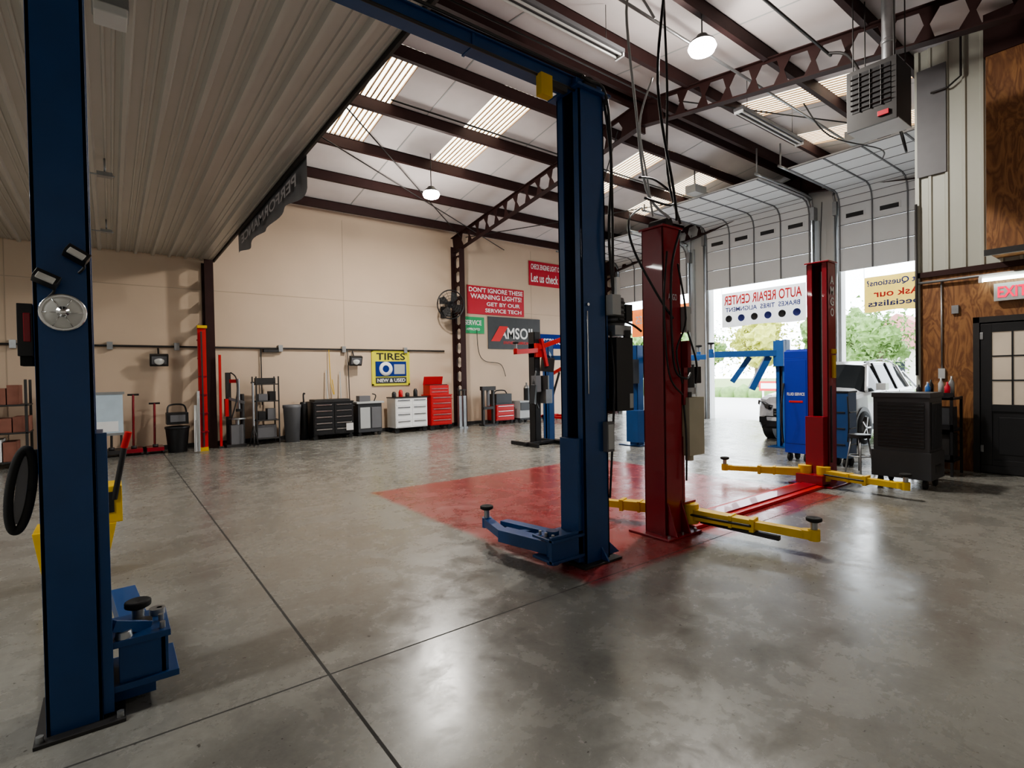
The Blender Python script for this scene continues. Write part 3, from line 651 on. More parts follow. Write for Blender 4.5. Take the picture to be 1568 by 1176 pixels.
for sg in (-1, 1):
    for (s1, s2) in (((1.08, 1.06), (1.82, 1.58)), ((2.05, 1.07), (2.1, 1.64)), ((2.85, 1.07), (2.85, 1.65)), ((3.6, 1.1), (3.55, 1.6)), ((4.15, 1.08), (3.98, 1.45))):
        b.beam((X0 + s1[0], YC + sg * .895, s1[1]), (X0 + s2[0], YC + sg * .655, s2[1]), .06, .04, M['carw'] if s1[0] != 2.85 and s1[0] != 2.05 else M['black'], up=(0, sg, .3))
    for xs in (.85, 3.4):
        cx = X0 + xs
        b.cyl((cx, YC + sg * .72, .36), (cx, YC + sg * .94, .36), .40, M['black'], n=28)
        b.lathe((cx, YC + sg * .76, .345), [(.24, 0), (.33, 0), (.345, .04), (.345, .15), (.325, .195), (.24, .2)], M['rubber'], axis=(0, sg, 0))
        b.lathe((cx, YC + sg * .76, .345), [(.24, .2), (.22, .17), (.06, .19), (0, .19)], M['galv'], axis=(0, sg, 0))
        for q in range(5):
            a = q * 2 * math.pi / 5; b.beam((cx, YC + sg * .955, .345), (cx + .22 * math.cos(a), YC + sg * .955, .345 + .22 * math.sin(a)), .03, .05, M['chrome'], up=(0, 1, 0))
    b.box(X0 + 1.5, X0 + 1.68, YC + sg * .93, YC + sg * 1.1, 1.08, 1.22, M['carw'])
    for xs in (2.55, 3.35): b.box(X0 + xs, X0 + xs + .16, YC + sg * .93, YC + sg * .955, .95, .98, M['chrome'])
    for xs in (2.07, 2.87): b.box(X0 + xs, X0 + xs + .01, YC + sg * .925, YC + sg * .935, .4, 1.05, M['black'])
    b.beam((X0 + .02, YC + sg * .5, .74), (X0 + .24, YC + sg * .84, .84), .14, .09, M['glass']); b.beam((X0 + .0, YC + sg * .5, .76), (X0 + .2, YC + sg * .82, .85), .05, .03, M['lens'])
    b.box(X0 + .0, X0 + .1, YC + sg * .6, YC + sg * .76, .42, .54, M['black'])
    b.tube([(X0 + 1.9, YC + sg * .58, 1.66), (X0 + 3.0, YC + sg * .58, 1.73), (X0 + 3.8, YC + sg * .55, 1.62)], .015, M['black'])
b.box(X0 - .02, X0 + .1, YC - .45, YC + .45, .56, .72, M['black']); b.box(X0 - .01, X0 + .1, YC - .6, YC + .6, .34, .46, M['black'])
for z in (.6, .65): b.box(X0 - .03, X0, YC - .43, YC + .43, z, z + .015, M['chrome'])
b.box(X0 - .035, X0 + .0, YC - .08, YC + .08, .6, .68, M['chrome'])
b.done()

# ------------------------------------------------------------------ shop equipment right
def casters(b, x0, x1, y0, y1, h=.1, m=None):
    for x in (x0 + .06, x1 - .06):
        for y in (y0 + .06, y1 - .06):
            b.cyl((x, y - .018, h * .5), (x, y + .018, h * .5), h * .5, M['rubber'], n=14); b.box(x - .02, x + .02, y - .025, y + .025, h * .6, h, M['dark'])
b = B('fluid_exchange_machine'); x0, x1, y0, y1 = 9.0, 9.38, 3.92, 4.3
b.box(x0, x1, y0, y1, .14, 1.72, M['cabblue']); b.prism([(0, 0), (.38, 0), (.38, .08), (.1, .14), (0, .1)], (x0, y0, 1.72), (1, 0, 0), (0, 0, 1), (0, 1, 0), .38, M['cabblue'])
b.text('FLUID SERVICE', (x0 - .004, 4.11, 1.12), (0, -1, 0), (-1, 0, 0), .28, .05, M['txtw']); b.box(x0 - .012, x0, y0 + .08, y1 - .08, .98, 1.01, M['txtr']); b.box(x0 - .006, x0, y0 + .03, y1 - .03, .3, 1.68, M['cabblue'])
b.tube([(x0 - .02, y1, 1.3), (x0 - .12, y1, .8), (x0 - .05, y1, .3)], .015, M['black']); casters(b, x0, x1, y0, y1, .14); b.done(.012)
b = B('parts_washer_cart'); x0, x1, y0, y1 = 8.95, 9.27, 3.32, 3.62
b.box(x0, x1, y0, y1, .14, 1.15, M['blue']); b.box(x0 - .01, x1 + .01, y0 - .01, y1 + .01, 1.15, 1.18, M['black'])
for z in (.35, .6, .85): b.box(x0 - .012, x0, y0 + .04, y1 - .04, z - .01, z + .01, M['black']); b.box(x0 + .04, x1 - .04, y0 - .012, y0, z - .01, z + .01, M['black'])
b.tube([(x0 - .02, y0, 1.1), (x0 - .06, y0 - .03, .7), (x0 - .02, y0, .4)], .012, M['black']); casters(b, x0, x1, y0, y1, .14); b.done(.01)
b = B('evaporative_cooler'); x0, x1, y0, y1 = 7.97, 8.47, 2.06, 2.66; ck = M['cooler']
b.box(x0, x1, y0, y1, .12, 1.14, ck); b.box(x0 - .015, x1 + .015, y0 - .015, y1 + .015, 1.14, 1.2, ck); b.box(x0 - .02, x1 + .02, y0 - .02, y1 + .02, .12, .46, ck)
b.box(x0 - .006, x0, y0 + .05, y1 - .05, .5, 1.08, M['black'])
for i in range(13): b.box(x0 - .022, x0 - .005, y0 + .05, y1 - .05, .52 + i * .043, .527 + i * .043, ck, Matrix.Rotation(.5, 3, 'Y'))
b.box(x0 + .05, x1 - .05, y0 - .01, y0, .5, 1.08, M['black'])
for i in range(14): b.box(x0 + .06 + i * .028, x0 + .066 + i * .028, y0 - .018, y0 - .005, .5, 1.06, ck)
b.box(x0 + .15, x1 - .15, y0 - .025, y0 - .015, .2, .3, M['black']); casters(b, x0, x1, y0, y1, .12); b.done(.012)
b = B('utility_cart'); x0, x1, y0, y1 = 9.2, 9.7, 2.12, 2.6
for x in (x0, x1 - .03):
    for y in (y0, y1 - .03): b.box(x, x + .03, y, y + .03, 0, 1.1, M['black'])
for z in (.2, .62, 1.06): b.box(x0, x1, y0, y1, z, z + .03, M['black']); b.box(x0, x0 + .015, y0, y1, z, z + .1, M['black'])
b.box(x0 + .05, x1 - .05, y0 + .05, y1 - .05, .23, .58, M['dark']); b.box(x0 + .06, x1 - .06, y0 + .05, y1 - .08, .65, .95, M['cooler'])
for i, (cx, cy, hh, mm) in enumerate(((9.3, 2.2, .22, 'ban_r'), (9.42, 2.3, .28, 'lgrey'), (9.3, 2.42, .2, 'bluel'), (9.5, 2.2, .3, 'galv'), (9.55, 2.45, .25, 'black'), (9.34, 2.54, .18, 'black'), (9.4, 2.45, .22, 'lgrey'))):
    b.lathe((cx, cy, 1.09), [(0, 0), (.033, 0), (.033, hh * .7), (.012, hh * .85), (.012, hh), (0, hh)], M[mm], n=14)
b.done()
b = B('shop_stool'); sx, sy = 8.62, 3.05; b.cyl((sx, sy, .52), (sx, sy, .57), .14, M['black'])
for a in range(4): t = a * math.pi / 2 + .4; b.tube([(sx + .1 * math.cos(t), sy + .1 * math.sin(t), .52), (sx + .18 * math.cos(t), sy + .18 * math.sin(t), .01)], .012, M['galv'], smooth=False)
b.lathe((sx, sy, .25), [(.13, 0), (.15, 0), (.15, .015), (.13, .015), (.13, 0)], M['galv']); b.done()

# office box
b = B('wall_office'); XO = 9.9
b.box(XO, XO + .12, 2.02, 2.66, 0, 2.9, M['osb']); b.box(XO, XO + .12, 1.0, 2.02, 2.2, 2.9, M['osb']); b.box(XO, XO + .12, YS, 1.0, 0, 2.9, M['osb'])
b.box(XO + .12, XE, 2.54, 2.66, 0, 6.0, M['wallg'])
b.box(9.3, XO, YS, 1.78, 3.02, 5.6, M['osb']); b.box(9.28, XO, YS, 1.8, 5.6, 6.15, M['steel']); b.box(9.27, 9.3, YS, 1.8, 2.98, 3.06, M['dark'])
b.done()
b = B('wall_office_upper'); y = 2.7; prof = []
while y > YS: prof += [(0, y), (0, y - .14), (.025, y - .155), (.025, y - .185), (0, y - .2)]; y -= .2
vs = []; fs = []
for d, yy in prof: vs += [(XO - d, max(yy, YS), 2.95), (XO - d, max(yy, YS), 6.3)]
for i in range(len(prof) - 1): fs.append((2 * i, 2 * i + 1, 2 * i + 3, 2 * i + 2))
b.add(vs, fs, M['corrw']); b.box(XO - .04, XO + .1, 2.66, 2.71, 0, 6.3, M['corrw']); b.box(XO - .04, XO + .02, YS, 2.7, 2.88, 2.96, M['steel']); b.box(XO - .045, XO - .03, 2.33, 2.68, 4.4, 6.0, M['grey']); b.done()
b = B('wall_conduit'); b.tube([(9.84, 2.68, 2.8), (9.82, 1.4, 2.8), (9.82, .2, 2.8)], .02, M['galv'], smooth=False); b.tube([(9.82, 2.69, 4), (9.82, 2.69, 1.4)], .018, M['dark'], smooth=False)
b.tube([(9.82, 2.15, 6.3), (9.82, 2.15, 5.7), (9.82, 2.3, 5.6), (9.82, 2.5, 5.6)], .015, M['dark'], smooth=False)
b.tube([(9.88, 2.4, 2.8), (9.88, 2.4, 1.5)], .012, M['galv'], smooth=False); b.box(9.86, 9.9, 2.36, 2.44, 1.35, 1.5, M['lgrey']); b.box(9.86, 9.9, 2.2, 2.28, 2.3, 2.42, M['galv']); b.done()
b = B('door_1'); b.box(XO - .02, XO + .02, 1.08, 1.96, .01, .12, M['black']); b.box(XO + .0, XO + .05, 1.08, 1.96, .01, 2.12, M['black'])
for (a, c, z0, z1) in ((1.08, 1.2, .12, 2.12), (1.84, 1.96, .12, 2.12), (1.2, 1.84, 2.0, 2.12), (1.2, 1.84, .12, .2), (1.2, 1.84, .88, .98)): b.box(XO - .02, XO + .01, a, c, z0, z1, M['black'])
b.box(XO - .01, XO + .02, 1.27, 1.77, .28, .8, M['black']); b.box(XO - .005, XO + .01, 1.2, 1.84, .98, 2.0, M['pane'])
for i in (1, 2): b.box(XO - .018, XO, 1.2 + i * .213 - .01, 1.2 + i * .213 + .01, .98, 2.0, M['black']); b.box(XO - .018, XO, 1.2, 1.84, .98 + i * .34 - .01, .98 + i * .34 + .01, M['black'])
b.lathe((XO - .02, 1.14, 1.0), [(.025, 0), (.015, .02), (.03, .04), (.025, .06), (0, .065)], M['chrome'], axis=(-1, 0, 0), n=16)
for z in (.3, 1.9): b.box(XO - .03, XO - .02, 1.93, 1.965, z, z + .1, M['galv'])
b.done(.004)
b = B('trim_1')
b.box(XO - .03, XO + .0, 1.97, 2.04, 0, 2.22, M['dark']); b.box(XO - .03, XO, 1.0, 1.07, 0, 2.22, M['dark']); b.box(XO - .03, XO, 1.0, 2.04, 2.14, 2.22, M['dark']); b.done()
b = B('exit_sign'); b.box(9.8, 9.86, 1.42, 1.8, 2.42, 2.66, M['lgrey']); b.text('EXIT', (9.8, 1.61, 2.54), (0, -1, 0), (-1, 0, 0), .3, .15, M['exitr']); b.done(.008)
b = B('fluorescent_wall_lamp'); b.box(9.76, 9.86, .7, 1.95, 2.74, 2.79, M['white']); b.cyl((9.75, .74, 2.72), (9.75, 1.91, 2.72), .022, M['tube']); b.box(9.73, 9.78, .7, .74, 2.69, 2.76, M['white']); b.box(9.73, 9.78, 1.91, 1.95, 2.69, 2.76, M['white']); b.done()

# hanging unit heater
b = B('unit_heater'); x0, x1, y0, y1, z0, z1 = 7.75, 8.25, 2.3, 2.85, 4.6, 5.35
b.box(x0, x1, y0, y1, z0, z1, M['cooler']); b.box(x0 - .03, x0, y0, y1, z0 - .02, z1, M['dark'])
b.box(x0 - .035, x0 - .03, y0 + .06, y1 - .06, z0 + .2, z1 - .06, M['black'])
for i in range(7): b.box(x0 - .055, x0 - .03, y0 + .05, y1 - .05, z0 + .24 + i * .065, z0 + .246 + i * .065, M['dark'], Matrix.Rotation(.5, 3, 'Y'))
for i in range(3): yy = y0 + .16 + i * .12; b.box(x0 - .05, x0 - .03, yy - .004, yy + .004, z0 + .2, z1 - .06, M['dark'])
b.box(x0 - .05, x0 - .03, y0 + .08, y0 + .2, z0 + .06, z0 + .12, M['ban_r']); b.box(x0, x1, y0 - .005, y1 + .005, z0 - .01, z0, M['lgrey'])
b.cyl((8.1, 2.5, z1), (8.1, 2.5, zr(2.5) - .02), .075, M['galv']); b.lathe((8.1, 2.5, z1 + .35), [(.075, 0), (.085, .01), (.085, .05), (.075, .06)], M['galv'])
for x in (x0 + .05, x1 - .05):
    for y in (y0 + .05, y1 - .05): b.tube([(x, y, z1), (x, y, zr(y) - .02)], .008, M['dark'], smooth=False)
b.done(.008)

# ------------------------------------------------------------------ north wall equipment
def chest(name, x0, x1, y0, y1, z0, z1, m, rows, cols=1, hm=None, top=None):
    b = B(name); hm = hm or M['chrome']; b.box(x0, x1, y0, y1, z0, z1, m); b.box(x0 - .015, x1 + .015, y0 - .02, y1, z1, z1 + .03, top or M['black'])
    W = (x1 - x0) / cols; H = (z1 - z0 - .04) / rows
    for c in range(cols):
        for r in range(rows):
            a = x0 + W * c + .02; e = x0 + W * (c + 1) - .02; z = z0 + .03 + H * r
            b.box(a, e, y0 - .018, y0, z, z + H - .02, m); b.box(a + .04, e - .04, y0 - .04, y0 - .02, z + H - .055, z + H - .035, hm)
    casters(b, x0, x1, y0, y1, z0); b.tube([(x1 + .01, y0 + .05, z1 - .1), (x1 + .05, y0 + .05, z1 - .1), (x1 + .05, y1 - .05, z1 - .1), (x1 + .01, y1 - .05, z1 - .1)], .012, M['dark'], smooth=False)
    return b
b = chest('tool_chest', 3.95, 4.95, 13.3, 13.85, .12, .92, M['black'], 5, 2)
b.box(4.0, 4.9, 13.35, 13.8, .95, 1.0, M['dark']); b.box(4.75, 4.93, 13.25, 13.28, .2, .38, M['ban_w']); b.done(.006)
b = B('parts_cabinet'); b.box(5.1, 5.75, 13.35, 13.9, .1, .85, M['cooler']); b.box(5.05, 5.8, 13.3, 13.9, .85, .9, M['lgrey']); b.box(5.15, 5.42, 13.33, 13.35, .2, .75, M['lgrey']); b.box(5.46, 5.72, 13.33, 13.35, .2, .75, M['grey']); casters(b, 5.1, 5.75, 13.35, 13.9, .1)
b.box(5.2, 5.5, 13.5, 13.75, .9, 1.05, M['grey']); b.tube([(5.6, 13.5, .9), (5.65, 13.5, 1.05), (5.55, 13.5, 1.1)], .015, M['black']); b.done(.006)
b = chest('tool_chest', 6.12, 7.08, 13.3, 13.85, .14, .95, M['white'], 4, 2)
for x, h, mm in ((6.2, .15, 'black'), (6.4, .2, 'redb'), (6.6, .12, 'dark'), (6.85, .22, 'black')): b.lathe((x, 13.55, .98), [(0, 0), (.06, 0), (.06, h * .7), (.03, h), (0, h)], M[mm], n=12)
b.done(.006)
b = chest('tool_chest', 7.2, 7.88, 13.3, 13.85, .14, .98, M['redb'], 5, 1, top=M['redb'])
b.box(7.23, 7.85, 13.4, 13.8, 1.01, 1.28, M['redb']); b.prism([(0, 0), (.62, 0), (.62, .26), (0, .26)], (7.23, 13.8, 1.28), (1, 0, 0), (0, -.3, .95), (0, 1, .3), .02, M['redb'])
b.box(7.26, 7.82, 13.42, 13.75, 1.28, 1.3, M['black'])
for z in (1.08, 1.17): b.box(7.28, 7.8, 13.38, 13.4, z, z + .015, M['chrome'])
b.done(.006)
b = chest('tool_chest', 9.5, 10.2, 13.35, 13.85, .12, .62, M['redb'], 3, 1)
b.box(9.55, 10.15, 13.4, 13.8, .65, .95, M['black']); b.tube([(9.6, 13.6, .95), (9.7, 13.6, 1.05), (10.0, 13.6, 1.05), (10.1, 13.6, .95)], .02, M['black']); b.done(.006)
b = B('shop_press')
for x in (8.98, 9.35): b.box(x, x + .06, 13.3, 13.4, 0, 1.15, M['dark'])
b.box(8.95, 9.45, 13.2, 13.5, 0, .05, M['dark']); b.box(8.95, 9.45, 13.28, 13.42, 1.08, 1.2, M['dark']); b.box(9.0, 9.4, 13.28, 13.42, .5, .58, M['dark']); b.cyl((9.2, 13.35, .6), (9.2, 13.35, 1.1), .05, M['grey']); b.done()
b = B('welding_cart'); b.box(10.4, 10.8, 13.3, 13.8, .15, .7, M['lgrey']); b.box(10.42, 10.78, 13.28, 13.3, .4, .65, M['black']); b.cyl((10.92, 13.6, .15), (10.92, 13.6, 1.1), .1, M['black']); b.lathe((10.92, 13.6, 1.1), [(.1, 0), (.07, .08), (.03, .1), (.03, .18), (0, .18)], M['galv']); b.box(10.4, 11.0, 13.3, 13.8, .1, .15, M['dark'])
for x in (10.45, 10.95): b.cyl((x, 13.35, .06), (x, 13.4, .06), .06, M['rubber']); b.cyl((x, 13.7, .06), (x, 13.75, .06), .06, M['rubber'])
b.done()
b = B('engine_hoist'); r_ = M['redb']
for x in (11.6, 12.2): b.box(x, x + .08, 12.6, 13.7, .08, .16, r_); b.cyl((x + .02, 12.65, .04), (x + .06, 12.65, .04), .04, M['rubber']); b.cyl((x + .02, 13.6, .04), (x + .06, 13.6, .04), .04, M['rubber'])
b.box(11.6, 12.28, 13.55, 13.65, .08, .18, r_); b.box(11.89, 11.99, 13.55, 13.65, .16, 1.5, r_); b.beam((11.94, 13.6, 1.5), (11.94, 12.5, 1.9), .08, .1, r_); b.cyl((11.94, 13.5, .7), (11.94, 13.1, 1.6), .04, M['black']); b.tube([(11.94, 12.55, 1.85), (11.94, 12.55, 1.6)], .02, M['galv'], smooth=False); b.done()
for x in (8.12, 8.27):
    b = B('pole_jack_stand'); b.box(x - .045, x + .045, 13.2, 13.3, .05, .95, M['galv']); b.box(x - .065, x + .065, 13.15, 13.36, 0, .05, M['galv']); b.cyl((x, 13.25, .95), (x, 13.25, 1.1), .03, M['dark']); b.box(x - .06, x + .06, 13.21, 13.29, 1.1, 1.14, M['dark']); b.done()
def can(name, x, y, r, h, m):
    b = B(name); b.lathe((x, y, 0), [(0, 0), (r * .8, 0), (r, h * .9), (r * 1.06, h * .92), (r * 1.06, h), (r * .95, h), (r * .9, h * .9), (0, h * .85)], m)
    return b
can('trash_can', 3.5, 13.5, .2, .9, M['grey']).done()
b = can('shop_vacuum', 1.12, 13.45, .22, .55, M['black']); b.box(.92, 1.32, 13.3, 13.6, .6, .85, M['black']); b.box(.98, 1.26, 13.28, 13.3, .65, .8, M['grey']); b.tube([(.95, 13.5, .85), (1.0, 13.6, 1.0), (1.25, 13.6, 1.0), (1.3, 13.5, .85)], .02, M['black']); b.done(.01)
b = B('oil_drum'); b.lathe((3.82, 13.65, 0), [(0, 0), (.09, 0), (.09, .9), (.08, .95), (0, .95)], M['black']); b.tube([(3.82, 13.65, .95), (3.82, 13.65, 1.15), (3.86, 13.65, 1.15)], .02, M['black']); b.done()
b = B('metal_shelf_rack'); x0, x1, y0, y1 = 2.68, 3.2, 13.4, 13.85
for x in (x0, x1 - .03):
    for y in (y0, y1 - .03): b.box(x, x + .03, y, y + .03, 0, 1.6, M['dark'])
for z in (.12, .55, 1.0, 1.4): b.box(x0, x1, y0, y1, z, z + .025, M['dark'])
for x, z, w, h, mm in ((2.75, .575, .15, .2, 'black'), (2.95, .575, .18, .26, 'grey'), (2.76, 1.025, .2, .16, 'grey'), (3.0, 1.025, .14, .22, 'black'), (2.72, 1.425, .42, .14, 'dark'), (2.72, .145, .42, .3, 'grey')): b.box(x, x + w, 13.5, 13.75, z, z + h, M[mm])
b.done(.006)
b = B('tire_changer'); b.box(2.05, 2.45, 13.35, 13.75, 0, .06, M['dark']); b.box(2.1, 2.2, 13.6, 13.72, 0, 1.7, M['dark']); b.box(2.15, 2.4, 13.4, 13.65, .06, .5, M['grey']); b.cyl((2.3, 13.5, .5), (2.3, 13.5, .62), .04, M['galv']); b.lathe((2.3, 13.5, .62), [(0, 0), (.18, 0), (.18, .03), (0, .03)], M['galv'])
b.beam((2.15, 13.65, 1.5), (2.35, 13.5, 1.5), .06, .08, M['redb']); b.cyl((2.34, 13.5, 1.55), (2.34, 13.5, .85), .025, M['galv']); b.box(2.28, 2.4, 13.45, 13.55, .8, .86, M['black']); b.beam((2.15, 13.6, 1.1), (2.45, 13.45, 1.0), .05, .06, M['grey']); b.cyl((2.42, 13.6, .06), (2.42, 13.6, 1.2), .05, M['dark']); b.box(2.05, 2.12, 13.45, 13.6, .7, 1.1, M['redb']); b.tube([(2.2, 13.6, 1.7), (2.3, 13.5, 1.55), (2.28, 13.4, 1.1), (2.15, 13.4, .6)], .015, M['black']); b.done()
b = B('tripod_screw_jack')
for t in (0.3, 2.4, 4.5): b.tube([(2.58, 13.2, .5), (2.58 + .1 * math.cos(t), 13.2 + .12 * math.sin(t), .01)], .016, M['dark'], smooth=False)
b.cyl((2.58, 13.2, .45), (2.58, 13.2, 1.45), .022, M['galv']); b.cyl((2.54, 13.2, 1.46), (2.62, 13.2, 1.46), .02, M['dark']); b.done()
for x, h in ((4.5, 1.75), (4.86, 1.7)):
    b = B('long_handle_mop'); b.tube([(x, 13.88, .02), (x + .02, 14.02, h)], .014, M['lgrey'], smooth=False); b.box(x - .08, x + .08, 13.86, 13.92, 0, .06, M['dark']); b.done()
b = B('red_runway_ramp'); b.beam((1.58, 13.2, .02), (1.62, 13.45, 2.7), .16, .08, M['redb'], up=(0, 1, 0)); b.beam((1.58, 13.14, .1), (1.6, 13.35, 2.6), .03, .03, M['dark'], up=(0, 1, 0)); b.box(1.53, 1.72, 13.36, 13.5, 2.68, 2.74, M['yellow']); b.box(1.5, 1.66, 13.12, 13.26, 0, .08, M['yellow'])
for k in range(6): b.box(1.52, 1.68, 13.15 + k * .05, 13.2 + k * .05, .4 + k * .4, .43 + k * .4, M['red'])
b.done()
b = B('red_runway_ramp'); b.beam((1.95, 13.45, .02), (1.97, 13.5, 2.1), .05, .05, M['redb'], up=(0, 1, 0)); b.box(1.9, 2.0, 13.4, 13.52, 0, .04, M['dark']); b.done()
for x, h, mm in ((1.46, 1.3, 'lgrey'), (1.4, 1.0, 'white')):
    b = B('leaning_metal_strip'); b.beam((x, 12.95, .02), (x + .03, 13.12, h), .05, .03, M[mm], up=(0, 1, 0)); b.beam((x, 12.94, .03), (x + .03, 13.11, h - .1), .02, .035, M['galv'], up=(0, 1, 0)); b.done()
for x, mm, h in ((.35, 'red', 1.25), (.72, 'red', 1.05), (-.02, 'dark', 1.1)):
    b = B('floor_jack'); b.box(x - .15, x + .15, 13.35, 13.85, .06, .14, M[mm]); b.cyl((x, 13.7, .12), (x + .02, 13.8, h), .022, M[mm]); b.cyl((x - .08, 13.8, h), (x + .12, 13.8, h), .02, M['black']); b.lathe((x, 13.42, .14), [(0, .06), (.05, .06), (.05, 0), (.03, 0)], M['dark'])
    for dx in (-.14, .14):
        for y in (13.4, 13.8): b.cyl((x + dx - .02, y, .05), (x + dx + .02, y, .05), .05, M['dark'])
    b.done()
b = B('whiteboard_on_stand'); b.box(-.42, .18, 13.05, 13.09, .5, 1.3, M['bluew']); b.box(-.45, .21, 13.04, 13.1, 1.28, 1.33, M['galv']); b.box(-.45, .21, 13.04, 13.1, .47, .52, M['galv']); b.box(-.35, .1, 13.045, 13.05, .55, .75, M['white'])
for x in (-.38, .14): b.box(x - .02, x + .02, 13.05, 13.09, 0, .5, M['dark']); b.box(x - .02, x + .02, 12.85, 13.3, 0, .03, M['dark'])
b.done()
b = B('storage_rack')
for x in (-2.6, -1.25):
    for y in (12.9, 13.6): b.box(x, x + .04, y, y + .04, 0, 1.6, M['dark'])
for z in (.1, .62, 1.12): b.box(-2.6, -1.2, 12.9, 13.64, z, z + .03, M['dark'])
rnd = random.Random(5)
for z in (.13, .65, 1.15):
    x = -2.52
    while x < -1.4:
        w = rnd.uniform(.14, .24); h = rnd.uniform(.25, .42); b.box(x, x + w - .015, 12.96, 13.5, z, z + h, M[rnd.choice(['brick', 'brick', 'brick', 'white', 'black', 'dark'])]); x += w
b.done(.006)
b = B('mop_bucket'); cx, cy = -.26, 5.3
b.prism([(-.17, 0), (.2, 0), (.27, .34), (-.22, .34)], (cx, cy - .18, .08), (1, 0, 0), (0, 0, 1), (0, 1, 0), .36, M['yellow']); b.box(cx + .02, cx + .31, cy - .16, cy + .16, .42, .7, M['yellow']); b.cyl((cx + .26, cy - .16, .6), (cx + .34, cy - .22, 1.05), .02, M['black']); b.cyl((cx + .33, cy - .21, 1.0), (cx + .36, cy - .23, 1.12), .024, M['redb'])
b.box(cx + .12, cx + .26, cy - .17, cy - .16, .5, .66, M['black'])
for dx in (-.15, .15):
    for dy in (-.12, .12): b.cyl((cx + dx - .015, cy + dy, .04), (cx + dx + .015, cy + dy, .04), .04, M['rubber']); b.box(cx + dx - .02, cx + dx + .02, cy + dy - .02, cy + dy + .02, .05, .09, M['dark'])
b.done(.008)
b = B('wall_mounted_fan'); c = V((8.05, 13.55, 3.65)); ax = V((-.15, -1, -.1)).normalized()
u = ax.cross(V((0, 0, 1))).normalized(); w = u.cross(ax)
for r in (.1, .18, .26, .34, .42):
    pts = [c + (u * math.cos(t) + w * math.sin(t)) * r + ax * (.1 - .15 * r) for t in [2 * math.pi * i / 24 for i in range(25)]]; b.tube(pts, .006 if r < .4 else .02, M['black'], n=5, smooth=False)
for i in range(16): t = 2 * math.pi * i / 16; b.tube([c + ax * .1, c + (u * math.cos(t) + w * math.sin(t)) * .42 + ax * .035], .005, M['black'], n=4, smooth=False)
for i in range(4):
    t = i * 1.57; e = (u * math.cos(t) + w * math.sin(t)); g = (u * math.cos(t + .9) + w * math.sin(t + .9)); b.add([c, c + e * .36 + ax * .05, c + (e + g) * .22, c + g * .3 - ax * .03], [(0, 1, 2, 3)], M['dark'])
b.cyl(c - ax * .22, c + ax * .02, .1, M['black']); b.tube([c - ax * .2, (8.1, 13.9, 3.6), (8.1, 14.08, 3.5)], .03, M['dark']); b.box(8.02, 8.18, 14.05, 14.1, 3.3, 3.65, M['dark']); b.done()
for x in (.85, 5.25):
    b = B('wall_flood_lamp'); Rm = Matrix.Rotation(.35, 3, 'X')
    b.box(x - .17, x + .17, 13.8, 13.9, 1.86, 2.12, M['dark'], Rm); b.box(x - .14, x + .14, 13.785, 13.8, 1.89, 2.07, M['grey'], Rm); b.tube([(x, 13.9, 2.0), (x, 14.0, 2.15), (x, 14.06, 2.26)], .02, M['dark']); b.lathe((x, 13.8, 1.98), [(0, .04), (.09, .02), (.1, 0)], M['lens'], axis=(0, -1, 0), n=16); b.done(.03)
b = B('air_hose_reel'); b.tube([(5.1, 14.03, 2.28), (5.1, 13.98, 1.6), (5.12, 14.0, .95)], .012, M['dark']); b.tube([(4.6, 14.03, 2.28), (4.62, 13.98, 1.4), (4.7, 13.98, 1.1), (4.66, 14.0, 1.5)], .01, M['yellow']); b.done()

# ------------------------------------------------------------------ ceiling lights / services
def light(o, kind, loc, energy, col, **kw):
    l = bpy.data.lights.new('lamp', kind); l.energy = energy; l.color = col
    for k, v in kw.items(): setattr(l, k, v)
    lo = bpy.data.objects.new('lamp_light', l); scene.collection.objects.link(lo); lo.parent = o; lo.location = V(loc) - o.location
def highbay(x, y, z, power, up):
    b = B('high_bay_lamp'); b.lathe((x, y, z), [(0, .14), (.07, .14), (.1, .1), (.15, .06), (.17, .04), (.17, .025), (.155, .02)], M['dark'])
    b.lathe((x, y, z), [(.17, .022), (.19, -.03), (.16, -.09), (.09, -.12), (0, -.13)], M['hb'])
    b.tube([(x, y, z + .14), (x, y, zr(y) - .02)], .01, M['dark'], smooth=False); o = b.done()
    light(o, 'AREA', (x, y, z - .16), power, (1, .95, .87), shape='DISK', size=.3)
    light(o, 'POINT', (x, y, z - .28), up, (1, .95, .88), shadow_soft_size=.1)
highbay(5.8, 10.5, 5.62, 200, 130); highbay(6.66, 4.26, 6.05, 240, 130)
def strip(x0, x1, y, z, on=False, zc=None, power=0):
    b = B('fluorescent_strip_light'); b.box(x0, x1, y - .09, y + .09, z, z + .06, M['grey'])
    for dy in (-.045, .045): b.cyl((x0 + .04, y + dy, z - .02), (x1 - .04, y + dy, z - .02), .017, M['tube'] if on else M['lens'])
    for x in (x0, x1 - .03): b.box(x, x + .03, y - .08, y + .08, z - .045, z, M['white'])
    zc = zc or zr(y) - .02
    for x in (x0 + .3, x1 - .3): b.tube([(x, y, z + .06), (x, y, zc)], .005, M['dark'], smooth=False)
    o = b.done()
    if power: light(o, 'AREA', ((x0 + x1) / 2, y, z - .06), power, (1, .98, .95), shape='RECTANGLE', size=x1 - x0, size_y=.18)
strip(3.7, 6.1, 5.25, 6.2); strip(8.9, 11.2, 5.0, 6.1)
strip(-4.6, -2.2, 8, 4.1, True, 4.3, 120); strip(-4.6, -2.2, 3, 4.1, True, 4.3, 140)  # two lit strips added out of view to brighten the area under the low ceiling
b = B('ceiling_floodlight'); b.box(-.05, .17, 4.75, 4.95, 4.2, 4.34, M['galv']); b.box(-.04, .16, 4.72, 4.93, 4.13, 4.2, M['lens']); b.done(.01)
